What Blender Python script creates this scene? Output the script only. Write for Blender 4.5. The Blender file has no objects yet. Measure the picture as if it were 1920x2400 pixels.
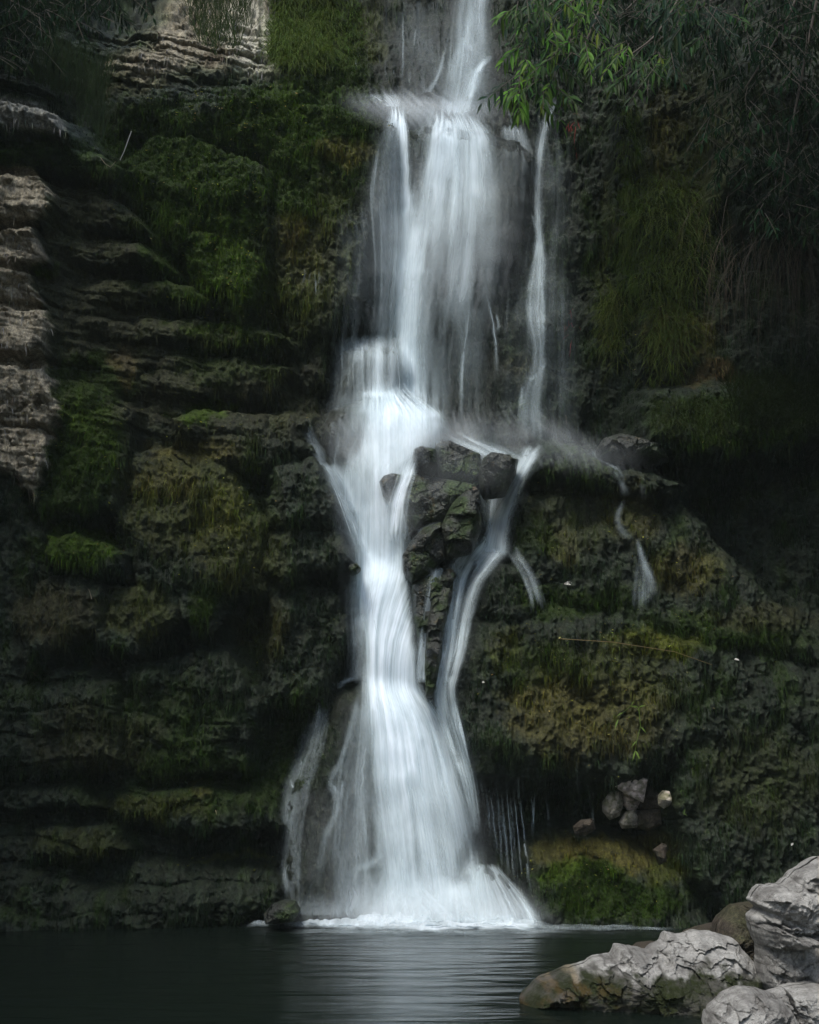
import bpy, math, random
import numpy as np
from mathutils import Vector

random.seed(7)
RNG = np.random.default_rng(11)
scene = bpy.context.scene
COL = scene.collection
F, CX, HY, CAMZ = 3400.0, 862.5, 1582.0, 1.6      # lens in photo pixels, optical axis, eye height over the water


# ------------------------------------------------------------------ helpers
def W(px, py, Y):
    return (px - CX) * Y / F, CAMZ + (HY - py) * Y / F


def _hash(ix, iy, seed):
    h = (ix.astype(np.int64) * 374761393 + iy.astype(np.int64) * 668265263 + seed * 974634777) & 0xFFFFFFFF
    h = ((h ^ (h >> 13)) * 1274126177) & 0xFFFFFFFF
    h = ((h ^ (h >> 15)) * 2246822519) & 0xFFFFFFFF
    return ((h ^ (h >> 16)) & 0xFFFFFF) / float(0x1000000)


def perlin(x, y, seed=0):
    x = np.asarray(x, float); y = np.asarray(y, float)
    xi = np.floor(x); yi = np.floor(y)
    fx = x - xi; fy = y - yi
    u = fx * fx * fx * (fx * (fx * 6 - 15) + 10)
    v = fy * fy * fy * (fy * (fy * 6 - 15) + 10)

    def g(ox, oy):
        a = _hash(xi + ox, yi + oy, seed) * 6.2831853
        return np.cos(a) * (fx - ox) + np.sin(a) * (fy - oy)
    a = g(0, 0); b = g(1, 0); c = g(0, 1); d = g(1, 1)
    return 1.45 * ((a + (b - a) * u) + ((c + (d - c) * u) - (a + (b - a) * u)) * v)


def fbm(x, y, o=4, seed=0, gain=.5):
    s = 0; a = 1; t = 0
    for k in range(o):
        s = s + a * perlin(x, y, seed + k * 17); t += a
        x = x * 2.03 + 7.1; y = y * 2.03 + 3.7; a *= gain
    return s / t


def worley(x, y, seed=0):
    xi = np.floor(x); yi = np.floor(y)
    f1 = np.full(x.shape, 9.); f2 = f1.copy()
    r1 = np.zeros(x.shape); gx = np.zeros(x.shape); gy = np.zeros(x.shape)
    dx1 = np.zeros(x.shape); dy1 = np.zeros(x.shape)
    for i in (-1, 0, 1):
        for j in (-1, 0, 1):
            cx = xi + i; cy = yi + j
            ddx = x - (cx + _hash(cx, cy, seed)); ddy = y - (cy + _hash(cx, cy, seed + 5))
            d = np.sqrt(ddx * ddx + ddy * ddy)
            m = d < f1
            f2 = np.where(m, f1, np.minimum(f2, d)); f1 = np.where(m, d, f1)
            r1 = np.where(m, _hash(cx, cy, seed + 9), r1)
            gx = np.where(m, _hash(cx, cy, seed + 13) - .5, gx); gy = np.where(m, _hash(cx, cy, seed + 21) - .5, gy)
            dx1 = np.where(m, ddx, dx1); dy1 = np.where(m, ddy, dy1)
    return f1, f2, r1, gx * dx1 + gy * dy1


def sstep(a, b, x):
    t = np.clip((x - a) / (b - a), 0, 1)
    return t * t * (3 - 2 * t)


def sdf(x, y, poly):
    """signed distance to a polygon, positive inside"""
    P = np.asarray(poly, float); Q = np.roll(P, -1, 0)
    d = np.full(x.shape, 1e18); inside = np.zeros(x.shape, bool)
    for (ax, ay), (bx, by) in zip(P, Q):
        ex, ey = bx - ax, by - ay
        wx = x - ax; wy = y - ay
        t = np.clip((wx * ex + wy * ey) / (ex * ex + ey * ey + 1e-12), 0, 1)
        d = np.minimum(d, (wx - ex * t) ** 2 + (wy - ey * t) ** 2)
        if ay != by:
            c = ((ay > y) != (by > y)) & (x < (bx - ax) * (y - ay) / (by - ay) + ax)
            inside ^= c
    d = np.sqrt(d)
    return np.where(inside, d, -d)


def gblur(A, s, axis):
    r = int(3 * s) + 1
    k = np.exp(-.5 * (np.arange(-r, r + 1) / s) ** 2); k /= k.sum()
    pad = [(0, 0)] * A.ndim; pad[axis] = (r, r)
    B = np.pad(A, pad, mode='edge'); out = np.zeros_like(A); n = A.shape[axis]
    for i, w in enumerate(k):
        sl = [slice(None)] * A.ndim; sl[axis] = slice(i, i + n)
        out += w * B[tuple(sl)]
    return out


def mesh(name, V, faces, mat, attrs=None, parent=None, smooth=True, link=True):
    """faces: int array (n,3) or (n,4), or list of such arrays"""
    if not isinstance(faces, list): faces = [faces]
    V = np.asarray(V, np.float32).reshape(-1, 3)
    me = bpy.data.meshes.new(name)
    me.vertices.add(len(V)); me.vertices.foreach_set('co', V.ravel())
    li = np.concatenate([f.ravel() for f in faces]).astype(np.int32)
    sz = np.concatenate([np.full(len(f), f.shape[1]) for f in faces]).astype(np.int32)
    me.loops.add(len(li)); me.loops.foreach_set('vertex_index', li)
    me.polygons.add(len(sz))
    st = np.concatenate([[0], np.cumsum(sz)[:-1]]).astype(np.int32)
    me.polygons.foreach_set('loop_start', st)
    try: me.polygons.foreach_set('loop_total', sz)
    except Exception: pass
    me.polygons.foreach_set('use_smooth', np.full(len(sz), smooth))
    me.update(calc_edges=True); me.validate()
    for k, A in (attrs or {}).items():
        A = np.asarray(A, np.float32)
        if A.ndim == 1:
            me.attributes.new(k, 'FLOAT', 'POINT').data.foreach_set('value', A)
        elif A.shape[1] == 3:
            me.attributes.new(k, 'FLOAT_VECTOR', 'POINT').data.foreach_set('vector', A.ravel())
    me.materials.append(mat)
    o = bpy.data.objects.new(name, me); COL.objects.link(o)
    if parent is not None: o.parent = parent
    return o


def tag(o, label=None, cat=None, group=None, kind=None):
    if label: o['label'] = label
    if cat: o['category'] = cat
    if group: o['group'] = group
    if kind: o['kind'] = kind
    return o


def empty(name, loc, label, cat, group=None):
    o = bpy.data.objects.new(name, None); COL.objects.link(o)
    o.location = loc
    return tag(o, label, cat, group)


def gridfaces(nv, nu, off=0):
    i = np.arange(nv * nu).reshape(nv, nu) + off
    return np.stack([i[:-1, :-1], i[:-1, 1:], i[1:, 1:], i[1:, :-1]], -1).reshape(-1, 4)


# ------------------------------------------------------------------ materials
class NT:
    def __init__(s, name):
        s.m = bpy.data.materials.new(name); s.m.use_nodes = True
        s.t = s.m.node_tree; s.t.nodes.clear()
        s.out = s.t.nodes.new('ShaderNodeOutputMaterial')

    def n(s, typ, inp=None, **kw):
        q = s.t.nodes.new(typ)
        for k, v in kw.items(): setattr(q, k, v)
        for k, v in (inp or {}).items():
            if isinstance(v, bpy.types.NodeSocket): s.t.links.new(v, q.inputs[k])
            else: q.inputs[k].default_value = v
        return q

    def math(s, op, a, b=0., c=0., clamp=False):
        return s.n('ShaderNodeMath', {0: a, 1: b, 2: c}, operation=op, use_clamp=clamp).outputs[0]

    def attr(s, name):
        return s.n('ShaderNodeAttribute', attribute_name=name)

    def noise(s, vec, scale, detail=3, rough=.55, dist=0.):
        return s.n('ShaderNodeTexNoise', {'Vector': vec, 'Scale': scale, 'Detail': detail, 'Roughness': rough, 'Distortion': dist}).outputs['Fac']

    def vmul(s, vec, xyz):
        return s.n('ShaderNodeVectorMath', {0: vec, 1: xyz}, operation='MULTIPLY').outputs[0]

    def ramp(s, fac, a, b, lo=0., hi=1.):
        return s.n('ShaderNodeMapRange', {'Value': fac, 'From Min': a, 'From Max': b, 'To Min': lo, 'To Max': hi}).outputs[0]

    def mixc(s, fac, a, b, bt='MIX'):
        q = s.n('ShaderNodeMix', data_type='RGBA', blend_type=bt)
        for k, v in ((0, fac), (6, a), (7, b)):
            if isinstance(v, bpy.types.NodeSocket): s.t.links.new(v, q.inputs[k])
            else: q.inputs[k].default_value = v if k == 0 or len(v) == 4 else (*v, 1)
        return q.outputs[2]


def rock_material(name, detail_scale=1., vstretch=1., grain=1.):
    """albedo and wetness come per vertex (what grows or shows where), grain and speckle are procedural"""
    t = NT(name)
    pos = t.n('ShaderNodeTexCoord').outputs['Object']
    alb = t.attr('albedo').outputs['Color']; wet = t.attr('wet').outputs['Fac']
    p2 = t.vmul(pos, (detail_scale, detail_scale, detail_scale * vstretch))
    n1 = t.noise(p2, 9, 5, .62); n2 = t.noise(p2, 46, 4, .65); n3 = t.noise(p2, 150, 2, .6)
    k = t.math('MULTIPLY', t.ramp(n1, .28, .72, .5, 1.5), t.ramp(n2, .3, .7, .45, 1.55))
    k = t.math('MULTIPLY', k, t.ramp(n3, .3, .7, .7, 1.3))
    k = t.math('MULTIPLY_ADD', t.math('SUBTRACT', k, 1.), grain, 1.)
    c = t.mixc(1., alb, t.n('ShaderNodeCombineColor', {0: k, 1: k, 2: k}).outputs[0], 'MULTIPLY')
    hgt = t.math('ADD', t.math('MULTIPLY', n2, .55), t.math('MULTIPLY', n3, .35))
    hgt = t.math('ADD', hgt, n1)
    if grain > .5:  # ochre and grey specks, partly wet glints put into the colour
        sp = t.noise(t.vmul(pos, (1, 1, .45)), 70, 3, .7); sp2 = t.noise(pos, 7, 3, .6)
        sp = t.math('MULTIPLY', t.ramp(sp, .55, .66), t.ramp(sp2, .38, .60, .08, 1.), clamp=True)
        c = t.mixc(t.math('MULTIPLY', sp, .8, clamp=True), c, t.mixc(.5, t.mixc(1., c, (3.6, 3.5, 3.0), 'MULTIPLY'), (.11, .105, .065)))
    else:
        wv = t.n('ShaderNodeVectorMath', {0: pos, 1: t.n('ShaderNodeTexNoise', {'Vector': pos, 'Scale': 3.5, 'Detail': 4}).outputs['Color']}, operation='ADD').outputs[0]
        for sc_, w_ in ((3.2, .016), (8.5, .03)):
            v = t.n('ShaderNodeTexVoronoi', {'Vector': wv, 'Scale': sc_}, feature='DISTANCE_TO_EDGE').outputs['Distance']
            ln = t.math('MULTIPLY', t.ramp(v, w_, 0.), t.ramp(t.noise(pos, 2.7 * sc_ / 3, 2), .47, .6), clamp=True)
            c = t.mixc(t.math('MULTIPLY', ln, .85), c, (.022, .020, .016)); n1 = t.math('SUBTRACT', n1, t.math('MULTIPLY', ln, .8))
        st_ = t.noise(t.vmul(pos, (1, 1, 1.6)), 4.5, 6, .7)
        c = t.mixc(t.ramp(st_, .45, .62, 0., .7), c, (.085, .080, .072))
        c = t.mixc(t.ramp(t.noise(pos, 38, 3, .7), .60, .70, 0., .7), c, (.06, .058, .052))
    bump = t.n('ShaderNodeBump', {'Strength': .9, 'Distance': .03, 'Height': hgt}).outputs[0]
    ro = t.math('SUBTRACT', t.ramp(n2, .3, .7, .75, .95), t.math('MULTIPLY', wet, t.ramp(n2, .35, .65, .25, .55)))
    b = t.n('ShaderNodeBsdfPrincipled', {'Base Color': c, 'Roughness': ro, 'Normal': bump, 'Specular IOR Level': t.math('MULTIPLY_ADD', wet, .28, .04)})
    t.t.links.new(b.outputs[0], t.out.inputs[0])
    return t.m


def water_material():
    t = NT('silky_white_water')
    fl = t.attr('flow').outputs['Vector']; dn = t.attr('dens').outputs['Fac']
    a = t.noise(t.vmul(fl, (15, .42, 1)), 1, 4, .55, .25)
    b = t.noise(t.vmul(fl, (60, .9, 1)), 1, 2, .5)
    c = t.noise(t.vmul(fl, (4.5, .9, 1)), 1, 4, .6, .6)
    s = t.math('ADD', t.math('MULTIPLY', a, .42), t.math('ADD', t.math('MULTIPLY', b, .14), t.math('MULTIPLY', c, .44)))
    s = t.ramp(s, .33, .67)
    s = t.math('POWER', t.math('MAXIMUM', s, .001), t.math('MULTIPLY_ADD', dn, -1.1, 2.0))
    al = t.math('MULTIPLY', dn, t.math('MULTIPLY_ADD', s, 1.25, .14), clamp=True)
    bump = t.n('ShaderNodeBump', {'Strength': .25, 'Distance': .03, 'Height': s}).outputs[0]
    colr = t.mixc(al, (.62, .74, .76), (.83, .915, .975))
    d = t.n('ShaderNodeBsdfDiffuse', {'Color': colr, 'Normal': bump}).outputs[0]
    tr = t.n('ShaderNodeBsdfTranslucent', {'Color': (.86, .93, .97, 1)}).outputs[0]
    w = t.n('ShaderNodeMixShader', {0: .3, 1: d, 2: tr}).outputs[0]
    tp = t.n('ShaderNodeBsdfTransparent').outputs[0]
    t.t.links.new(t.n('ShaderNodeMixShader', {0: al, 1: tp, 2: w}).outputs[0], t.out.inputs[0])
    return t.m


def mist_material():
    t = NT('fine_spray')
    fl = t.attr('flow').outputs['Vector']; dn = t.attr('dens').outputs['Fac']
    a = t.noise(t.vmul(fl, (1.6, 1.1, 1)), 1, 3, .5, .6)
    al = t.math('MULTIPLY', dn, t.ramp(a, .3, .7, .45, 1.), clamp=True)
    up = t.n('ShaderNodeCombineXYZ', {0: 0., 1: -.8, 2: .6}).outputs[0]           # droplets have no facing of their own
    d = t.n('ShaderNodeBsdfDiffuse', {'Color': (.84, .92, .95, 1), 'Normal': up}).outputs[0]
    tr = t.n('ShaderNodeBsdfTranslucent', {'Color': (.84, .92, .95, 1), 'Normal': up}).outputs[0]
    w = t.n('ShaderNodeMixShader', {0: .45, 1: d, 2: tr}).outputs[0]
    tp = t.n('ShaderNodeBsdfTransparent').outputs[0]
    t.t.links.new(t.n('ShaderNodeMixShader', {0: al, 1: tp, 2: w}).outputs[0], t.out.inputs[0])
    return t.m


def leaf_material(name, trans=.35, rough=.5):
    t = NT(name)
    c = t.attr('albedo').outputs['Color']
    b = t.n('ShaderNodeBsdfPrincipled', {'Base Color': c, 'Roughness': rough, 'Specular IOR Level': .10 if rough < .7 else .02}).outputs[0]
    tr = t.n('ShaderNodeBsdfTranslucent', {'Color': c}).outputs[0]
    t.t.links.new(t.n('ShaderNodeMixShader', {0: trans, 1: b, 2: tr}).outputs[0], t.out.inputs[0])
    return t.m


def pool_material():
    t = NT('pool_water')
    pos = t.n('ShaderNodeTexCoord').outputs['Object']
    a = t.noise(t.vmul(pos, (.8, 2.9, 1)), 1.0, 2, .5, .5)
    b = t.noise(t.vmul(pos, (4., 13., 1)), 1.0, 2, .5, .3)
    h = t.math('ADD', a, t.math('MULTIPLY', b, .10))
    bump = t.n('ShaderNodeBump', {'Strength': .75, 'Distance': .06, 'Height': h}).outputs[0]
    p = t.n('ShaderNodeBsdfPrincipled', {'Base Color': (.004, .007, .005, 1), 'Roughness': .20, 'IOR': 1.33, 'Specular IOR Level': .20, 'Normal': bump}).outputs[0]
    t.t.links.new(p, t.out.inputs[0])
    return t.m


def plain_material(name, c, rough=.8, nscale=30):
    t = NT(name)
    pos = t.n('ShaderNodeTexCoord').outputs['Object']
    n = t.noise(pos, nscale, 4)
    k = t.ramp(n, .3, .7, .6, 1.4)
    cc = t.mixc(1., (*c, 1), t.n('ShaderNodeCombineColor', {0: k, 1: k, 2: k}).outputs[0], 'MULTIPLY')
    b = t.n('ShaderNodeBsdfPrincipled', {'Base Color': cc, 'Roughness': rough}).outputs[0]
    t.t.links.new(b, t.out.inputs[0])
    return t.m


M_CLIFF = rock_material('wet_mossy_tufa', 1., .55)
M_ROCK = rock_material('weathered_limestone', 1.6, grain=.35)
M_WATER = water_material(); M_MIST = mist_material(); M_POOL = pool_material()
M_LEAF = leaf_material('leaf'); M_SHADE = leaf_material('leaf_shaded', .3, .8); M_MOSS = leaf_material('moss_fibre', .3, .8)  # M_SHADE is the leaf dulled for foliage in shade

# ------------------------------------------------------------------ the cliff: a relief y(x, z) of rock masses, ledges, strata and tufa drapes
def axis(lo, hi, step, far_lo, far_hi):
    core = list(np.arange(lo, hi, step)); s = step
    a = core[0]; left = []
    while a > far_lo: s *= (1.035 if abs(a) < 7 and far_lo < -5 else 1.09); a -= s; left.append(a)
    s = step; b = core[-1]; right = []
    while b < far_hi: s *= (1.035 if abs(b) < 7 and far_lo < -5 else 1.09); b += s; right.append(b)
    return np.array(left[::-1] + core + right)


XS = axis(-4.25, 4.25, .0105, -15, 15)
ZS = axis(-.3, 9.1, .0105, -.8, 13)
NX, NZ = len(XS), len(ZS)
X, Z = np.meshgrid(XS, ZS)
tx = [-700, 0, 300, 600, 800, 1000, 1200, 1400, 1725, 2400]
ty = [-500, 0, 250, 500, 750, 950, 1250, 1500, 1750, 1950, 2150]
tab = np.array([
    [15.0, 16.5, 18.2, 18.2, 17.5, 17.3, 17.0, 16.6, 15.8, 14.5],
    [14.6, 16.3, 17.8, 17.6, 17.1, 17.0, 16.7, 16.3, 15.4, 14.0],
    [14.4, 15.5, 16.25, 16.5, 16.5, 16.5, 16.4, 16.0, 15.2, 13.6],
    [14.3, 15.1, 15.62, 16.1, 16.4, 16.4, 16.3, 15.9, 15.2, 13.5],
    [14.3, 15.05, 15.52, 16.0, 16.3, 16.3, 16.2, 15.9, 15.2, 13.5],
    [14.2, 15.0, 15.5, 15.9, 16.2, 16.2, 16.2, 16.3, 15.7, 13.8],
    [14.2, 14.95, 15.5, 15.8, 16.0, 16.0, 16.0, 16.2, 15.7, 13.8],
    [14.2, 14.9, 15.4, 15.6, 15.8, 15.8, 15.8, 15.5, 14.85, 13.4],
    [14.1, 14.9, 15.2, 15.4, 15.6, 15.7, 15.8, 15.6, 14.8, 13.3],
    [14.1, 14.8, 15.0, 15.2, 15.4, 15.5, 15.5, 15.4, 14.8, 13.2],
    [14.1, 14.8, 15.0, 15.2, 15.4, 15.4, 15.4, 15.3, 14.8, 13.2]])


def base_depth(px, py):
    ix = np.clip(np.interp(px, tx, np.arange(len(tx))), 0, len(tx) - 1.001)
    iy = np.clip(np.interp(py, ty, np.arange(len(ty))), 0, len(ty) - 1.001)
    i = ix.astype(int); j = iy.astype(int)
    u = ix - i; v = iy - j
    u = u * u * (3 - 2 * u); v = v * v * (3 - 2 * v)
    return (tab[j, i] * (1 - u) + tab[j, i + 1] * u) * (1 - v) + (tab[j + 1, i] * (1 - u) + tab[j + 1, i + 1] * u) * v


D = np.full(X.shape, 15.8)
for _ in range(4):
    D = base_depth(CX + X * F / D, HY - (Z - CAMZ) * F / D)
ax = np.abs(X)
D -= sstep(4.15, 6.6, ax) * 11.0                                   # unseen side walls brought forward to darken the edges
D += sstep(9.6, 12.5, Z) * 2.5

wxn = .085 * fbm(X * 2.3, Z * 2.3, 6, 101, .6); wzn = .085 * fbm(X * 2.3, Z * 2.3, 6, 151, .6)
XW = X + wxn; ZW = Z + wzn

# rock masses: outline (photo px), front distance, thickness, edge rounding px, backward lean, corner
MASSES = [
    # upper left moss shoulders beside the fall
    ([(235, 185), (330, 165), (560, 150), (655, 165), (640, 260), (560, 330), (300, 290), (235, 250)], 15.9, .5, 60, .3),
    ([(232, 320), (300, 245), (420, 255), (570, 320), (568, 440), (545, 620), (520, 700), (430, 620), (330, 480), (238, 380)], 15.35, .6, 75, .25),
    ([(560, 185), (660, 188), (780, 208), (835, 240), (846, 320), (838, 400), (800, 520), (770, 640), (715, 730), (600, 705), (565, 560), (548, 400)], 15.75, .5, 60, .12),
    ([(590, 560), (700, 640), (700, 800), (640, 830), (585, 760)], 15.85, .3, 40, .12),
    # left pale weathered ends of the beds
    ([(-200, 345), (80, 362), (120, 430), (85, 470), (-200, 440)], 14.82, .4, 15, .1),
    ([(-200, 466), (75, 478), (106, 548), (60, 560), (-200, 530)], 14.86, .4, 15, .1),
    ([(-200, 540), (62, 575), (80, 628), (-200, 618)], 14.9, .4, 15, .1),
    ([(-200, 618), (88, 640), (108, 690), (98, 752), (-200, 740)], 14.84, .4, 15, .1),
    ([(-200, 755), (100, 772), (132, 868), (104, 905), (-200, 850)], 14.8, .4, 15, .1),
    ([(-200, 850), (104, 905), (104, 960), (70, 1062), (30, 1000), (-200, 960)], 14.76, .4, 15, .1),
    ([(-200, 200), (0, 203), (60, 210), (118, 236), (147, 275), (128, 291), (60, 277), (0, 264), (-200, 262)], 14.7, .5, 36, .2),
    ([(-100, 285), (60, 290), (180, 300), (250, 340), (235, 380), (60, 345), (-100, 340)], 15.0, .4, 26, .2),
    # brown beds running right from them
    ([(80, 372), (200, 388), (262, 425), (300, 470), (262, 492), (85, 462)], 15.2, .4, 36, .3),
    ([(75, 484), (200, 492), (300, 505), (360, 560), (240, 565), (100, 552)], 15.25, .35, 30, .35),
    ([(70, 572), (220, 580), (400, 590), (470, 640), (300, 646), (80, 628)], 15.3, .3, 30, .35),
    ([(100, 655), (300, 660), (480, 668), (600, 700), (520, 728), (300, 716), (106, 700)], 15.35, .3, 26, .4),
    ([(100, 735), (300, 735), (520, 740), (610, 770), (560, 830), (300, 840), (130, 850), (100, 770)], 15.4, .3, 36, .3),
    # mid left outcrops
    ([(352, 880), (400, 846), (560, 852), (645, 868), (672, 950), (560, 1000), (440, 975), (360, 925)], 15.1, .55, 55, .35),
    ([(265, 935), (440, 925), (500, 990), (565, 1090), (560, 1245), (430, 1265), (290, 1240), (225, 1100)], 14.98, .5, 80, .2),
    ([(555, 965), (660, 943), (692, 988), (714, 1060), (692, 1102), (560, 1105)], 14.9, .55, 55, .3),
    ([(560, 1095), (700, 1096), (742, 1140), (748, 1182), (600, 1238), (545, 1200)], 14.9, .5, 42, .3),
    ([(560, 1226), (720, 1236), (738, 1330), (704, 1420), (692, 1500), (560, 1480)], 15.0, .5, 50, .12),
    ([(95, 760), (200, 790), (280, 850), (270, 930), (240, 1080), (90, 1100), (60, 1050), (110, 950)], 14.95, .45, 60, .3),
    ([(85, 1115), (160, 1112), (262, 1160), (252, 1212), (180, 1208), (90, 1180)], 14.8, .5, 36, .5),
    ([(18, 1295), (70, 1208), (150, 1190), (222, 1232), (204, 1325), (90, 1402), (55, 1425)], 14.75, .5, 45, .3),
    ([(195, 1335), (222, 1228), (292, 1222), (372, 1228), (384, 1305), (292, 1385), (188, 1355)], 14.85, .5, 45, .25),
    ([(365, 1240), (470, 1228), (484, 1290), (444, 1336), (388, 1306)], 14.88, .4, 40, .3),
    ([(-100, 1420), (120, 1400), (240, 1440), (250, 1600), (60, 1640), (-100, 1640)], 14.72, .4, 60, .2),
    ([(260, 1400), (460, 1350), (560, 1480), (520, 1620), (300, 1640), (240, 1560)], 14.95, .4, 70, .15),
    ([(225, 1665), (420, 1655), (560, 1680), (600, 1740), (420, 1760), (230, 1720)], 14.85, .4, 30, .5),
    ([(70, 1742), (230, 1735), (260, 1790), (80, 1810)], 14.7, .35, 22, .6),
    ([(-100, 1640), (150, 1650), (210, 1700), (-100, 1720)], 14.72, .4, 25, .5),
    ([(235, 1785), (420, 1795), (570, 1828), (602, 1856), (596, 1905), (480, 1950), (200, 1960), (120, 1880)], 14.85, .6, 40, .7),
    ([(-100, 1820), (120, 1830), (230, 1880), (330, 1960), (-100, 1990)], 14.6, .5, 40, .5),
    # beneath the falls
    ([(840, 190), (900, 176), (935, 190), (962, 245), (845, 246)], 16.2, .4, 40, .3),
    ([(836, 250), (930, 233), (1010, 252), (1100, 274), (1132, 312), (1122, 420), (1072, 520), (900, 540), (862, 430), (838, 310)], 15.95, .6, 60, .12),
    ([(720, 735), (772, 720), (830, 722), (852, 760), (852, 860), (705, 855)], 15.75, .45, 34, .12),
    ([(662, 900), (692, 850), (770, 826), (852, 828), (932, 868), (948, 920), (902, 1000), (842, 1090), (760, 1060), (700, 970)], 15.45, .55, 55, .2),
    ([(735, 1195), (760, 1178), (852, 1186), (900, 1240), (960, 1290), (905, 1440), (762, 1440), (732, 1300)], 15.3, .45, 55, .15),
    ([(690, 1470), (760, 1432), (882, 1446), (942, 1556), (992, 1650), (1002, 1800), (1012, 1990), (600, 1990), (640, 1700), (652, 1560)], 15.0, .55, 70, .1),
    ([(600, 1700), (650, 1540), (700, 1450), (770, 1440), (762, 1600), (745, 1990), (596, 1990)], 14.95, .5, 50, .15),
    ([(945, 1860), (1010, 1812), (1062, 1848), (1112, 1918), (1140, 1990), (945, 1990)], 14.75, .5, 40, .4),
    # right: ledge outcrop with its two steps, then the big overhanging tufa apron
    ([(1065, 1150), (1074, 1070), (1108, 1000), (1160, 945), (1260, 950), (1400, 1005), (1482, 1075), (1560, 1180), (1620, 1290), (1370, 1262), (1200, 1230)], 15.15, .7, 90, .25),
    ([(1080, 1100), (1200, 1095), (1400, 1110), (1560, 1190), (1680, 1300), (1725, 1400), (1500, 1370), (1300, 1300), (1150, 1260), (1075, 1190)], 14.98, .4, 40, .2),
    ([(860, 1000), (990, 1000), (1020, 1130), (900, 1180), (860, 1140)], 15.08, .5, 40, .25),
    ([(848, 1172), (884, 1118), (932, 1102), (950, 1180), (925, 1300), (868, 1290)], 15.15, .45, 45, .2),
    ([(890, 1230), (960, 1200), (1000, 1250), (960, 1420), (900, 1480), (880, 1380)], 15.3, .4, 45, .15),
    ([(972, 1330), (1002, 1285), (1100, 1255), (1170, 1240), (1320, 1270), (1500, 1325), (1725, 1390), (2100, 1450), (2100, 1640), (1725, 1640), (1460, 1590), (1445, 1620), (1352, 1655), (1200, 1640), (1100, 1645), (1000, 1625), (962, 1510), (957, 1400)], 14.7, .75, 85, .2),
    ([(1440, 1560), (2100, 1500), (2100, 2000), (1540, 2000), (1500, 1900), (1440, 1800), (1420, 1700)], 14.55, .6, 50, .1),
    ([(1105, 1775), (1200, 1742), (1300, 1760), (1385, 1790), (1450, 1850), (1505, 1940), (1500, 2010), (1125, 2010), (1112, 1900)], 14.8, .75, 90, .55),
    ([(1050, 1640), (1400, 1640), (1400, 1790), (1050, 1790)], 15.9, .2, 10, .0),
    ([(1002, 1205), (1010, 1182), (1032, 1172), (1085, 1180), (1150, 1215), (1160, 1300), (1060, 1320), (1000, 1290)], 14.92, .5, 34, .25),
    ([(1110, 975), (1128, 950), (1150, 942), (1158, 929), (1236, 935), (1252, 955), (1345, 985), (1440, 1020), (1420, 1050), (1200, 1010), (1114, 1000)], 14.98, .4, 22, .4),
    # right upper wall: bulges beneath the hanging grass, ledge with bare earth
    ([(1290, 200), (1345, 220), (1350, 640), (1300, 660), (1288, 500)], 15.95, .3, 25, .0),
    ([(1340, 300), (1480, 280), (1500, 700), (1420, 800), (1340, 700)], 15.75, .4, 60, .05),
    ([(1380, 800), (1560, 780), (1760, 800), (1900, 920), (1500, 960), (1360, 930)], 15.1, .5, 50, .4),
    ([(1560, 100), (2000, 60), (2000, 520), (1640, 560), (1540, 380)], 15.0, .5, 90, .0),
]
for poly, Yf, T, r, lean in MASSES:
    P = np.array([W(a, b, Yf) for a, b in poly]); rr = r * Yf / F
    c = P.mean(0); lo = P.min(0) - .35; hi = P.max(0) + .35
    j0, j1 = np.searchsorted(ZS, [lo[1], hi[1]]); i0, i1 = np.searchsorted(XS, [lo[0], hi[0]])
    sl = (slice(j0, j1), slice(i0, i1))
    d = sdf(XW[sl], ZW[sl], P)
    q = 1 - np.clip(d / rr, 0, 1)
    Dm = Yf + lean * (Z[sl] - c[1]) + T * .62 * (1 - np.sqrt(np.maximum(1 - q * q, 0)))
    Dm = np.where(d < 0, Dm - d * 3.2, Dm)
    k = .09; h = np.clip(.5 + .5 * (D[sl] - Dm) / k, 0, 1)
    D[sl] = D[sl] * (1 - h) + Dm * h - k * h * (1 - h)
# cave behind the overhang
px = CX + X * F / D; py = HY - (Z - CAMZ) * F / D


def blob(cx, cy, rx, ry, px, py):
    return np.exp(-(((px - cx) / rx) ** 2 + ((py - cy) / ry) ** 2))


XN = X + np.sign(X) * sstep(4.15, 6.6, ax) * 11.0                 # run along the added side walls
DM = D.copy()                                                     # macro relief, before grain
NW1 = fbm(XN * 2.1, Z * 2.1, 5, 201); NW2 = fbm(XN * 6.3, Z * 6.3, 4, 231)
pxw = px + 22 * NW1 * 2 + 14 * NW2; pyw = py + 22 * np.roll(NW1, 91, 1) * 2 + 14 * np.roll(NW2, 53, 0)
PALE = [(-300, 340), (80, 362), (120, 432), (78, 480), (108, 550), (62, 572), (82, 630), (110, 690), (100, 760), (134, 870), (106, 960), (70, 1064), (22, 1000), (-300, 960)]
pale = sstep(-6, 6, sdf(px + 40 * NW2, py + 30 * NW1, PALE))
grey = sstep(-8, 8, sdf(px + 8 * NW2, py + 8 * NW1, [(-300, 196), (0, 200), (60, 208), (118, 236), (148, 276), (128, 292), (60, 278), (0, 266), (-300, 262)]))
bgr = sstep(-25, 25, sdf(pxw, pyw, [(200, 165), (310, 90), (400, -60), (592, -60), (572, 148), (470, 150), (380, 158)]))
strata = np.clip(sstep(330, 150, px - (py - 400) * .55) * sstep(180, 330, py) * sstep(1050, 880, py) + .9 * pale, 0, 1)
strata2 = np.clip(np.clip(bgr, 0, 1) + sstep(260, 160, py) * sstep(560, 420, px), 0, 1)
shelves = sstep(640, 420, px) * sstep(1350, 1500, py)
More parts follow.
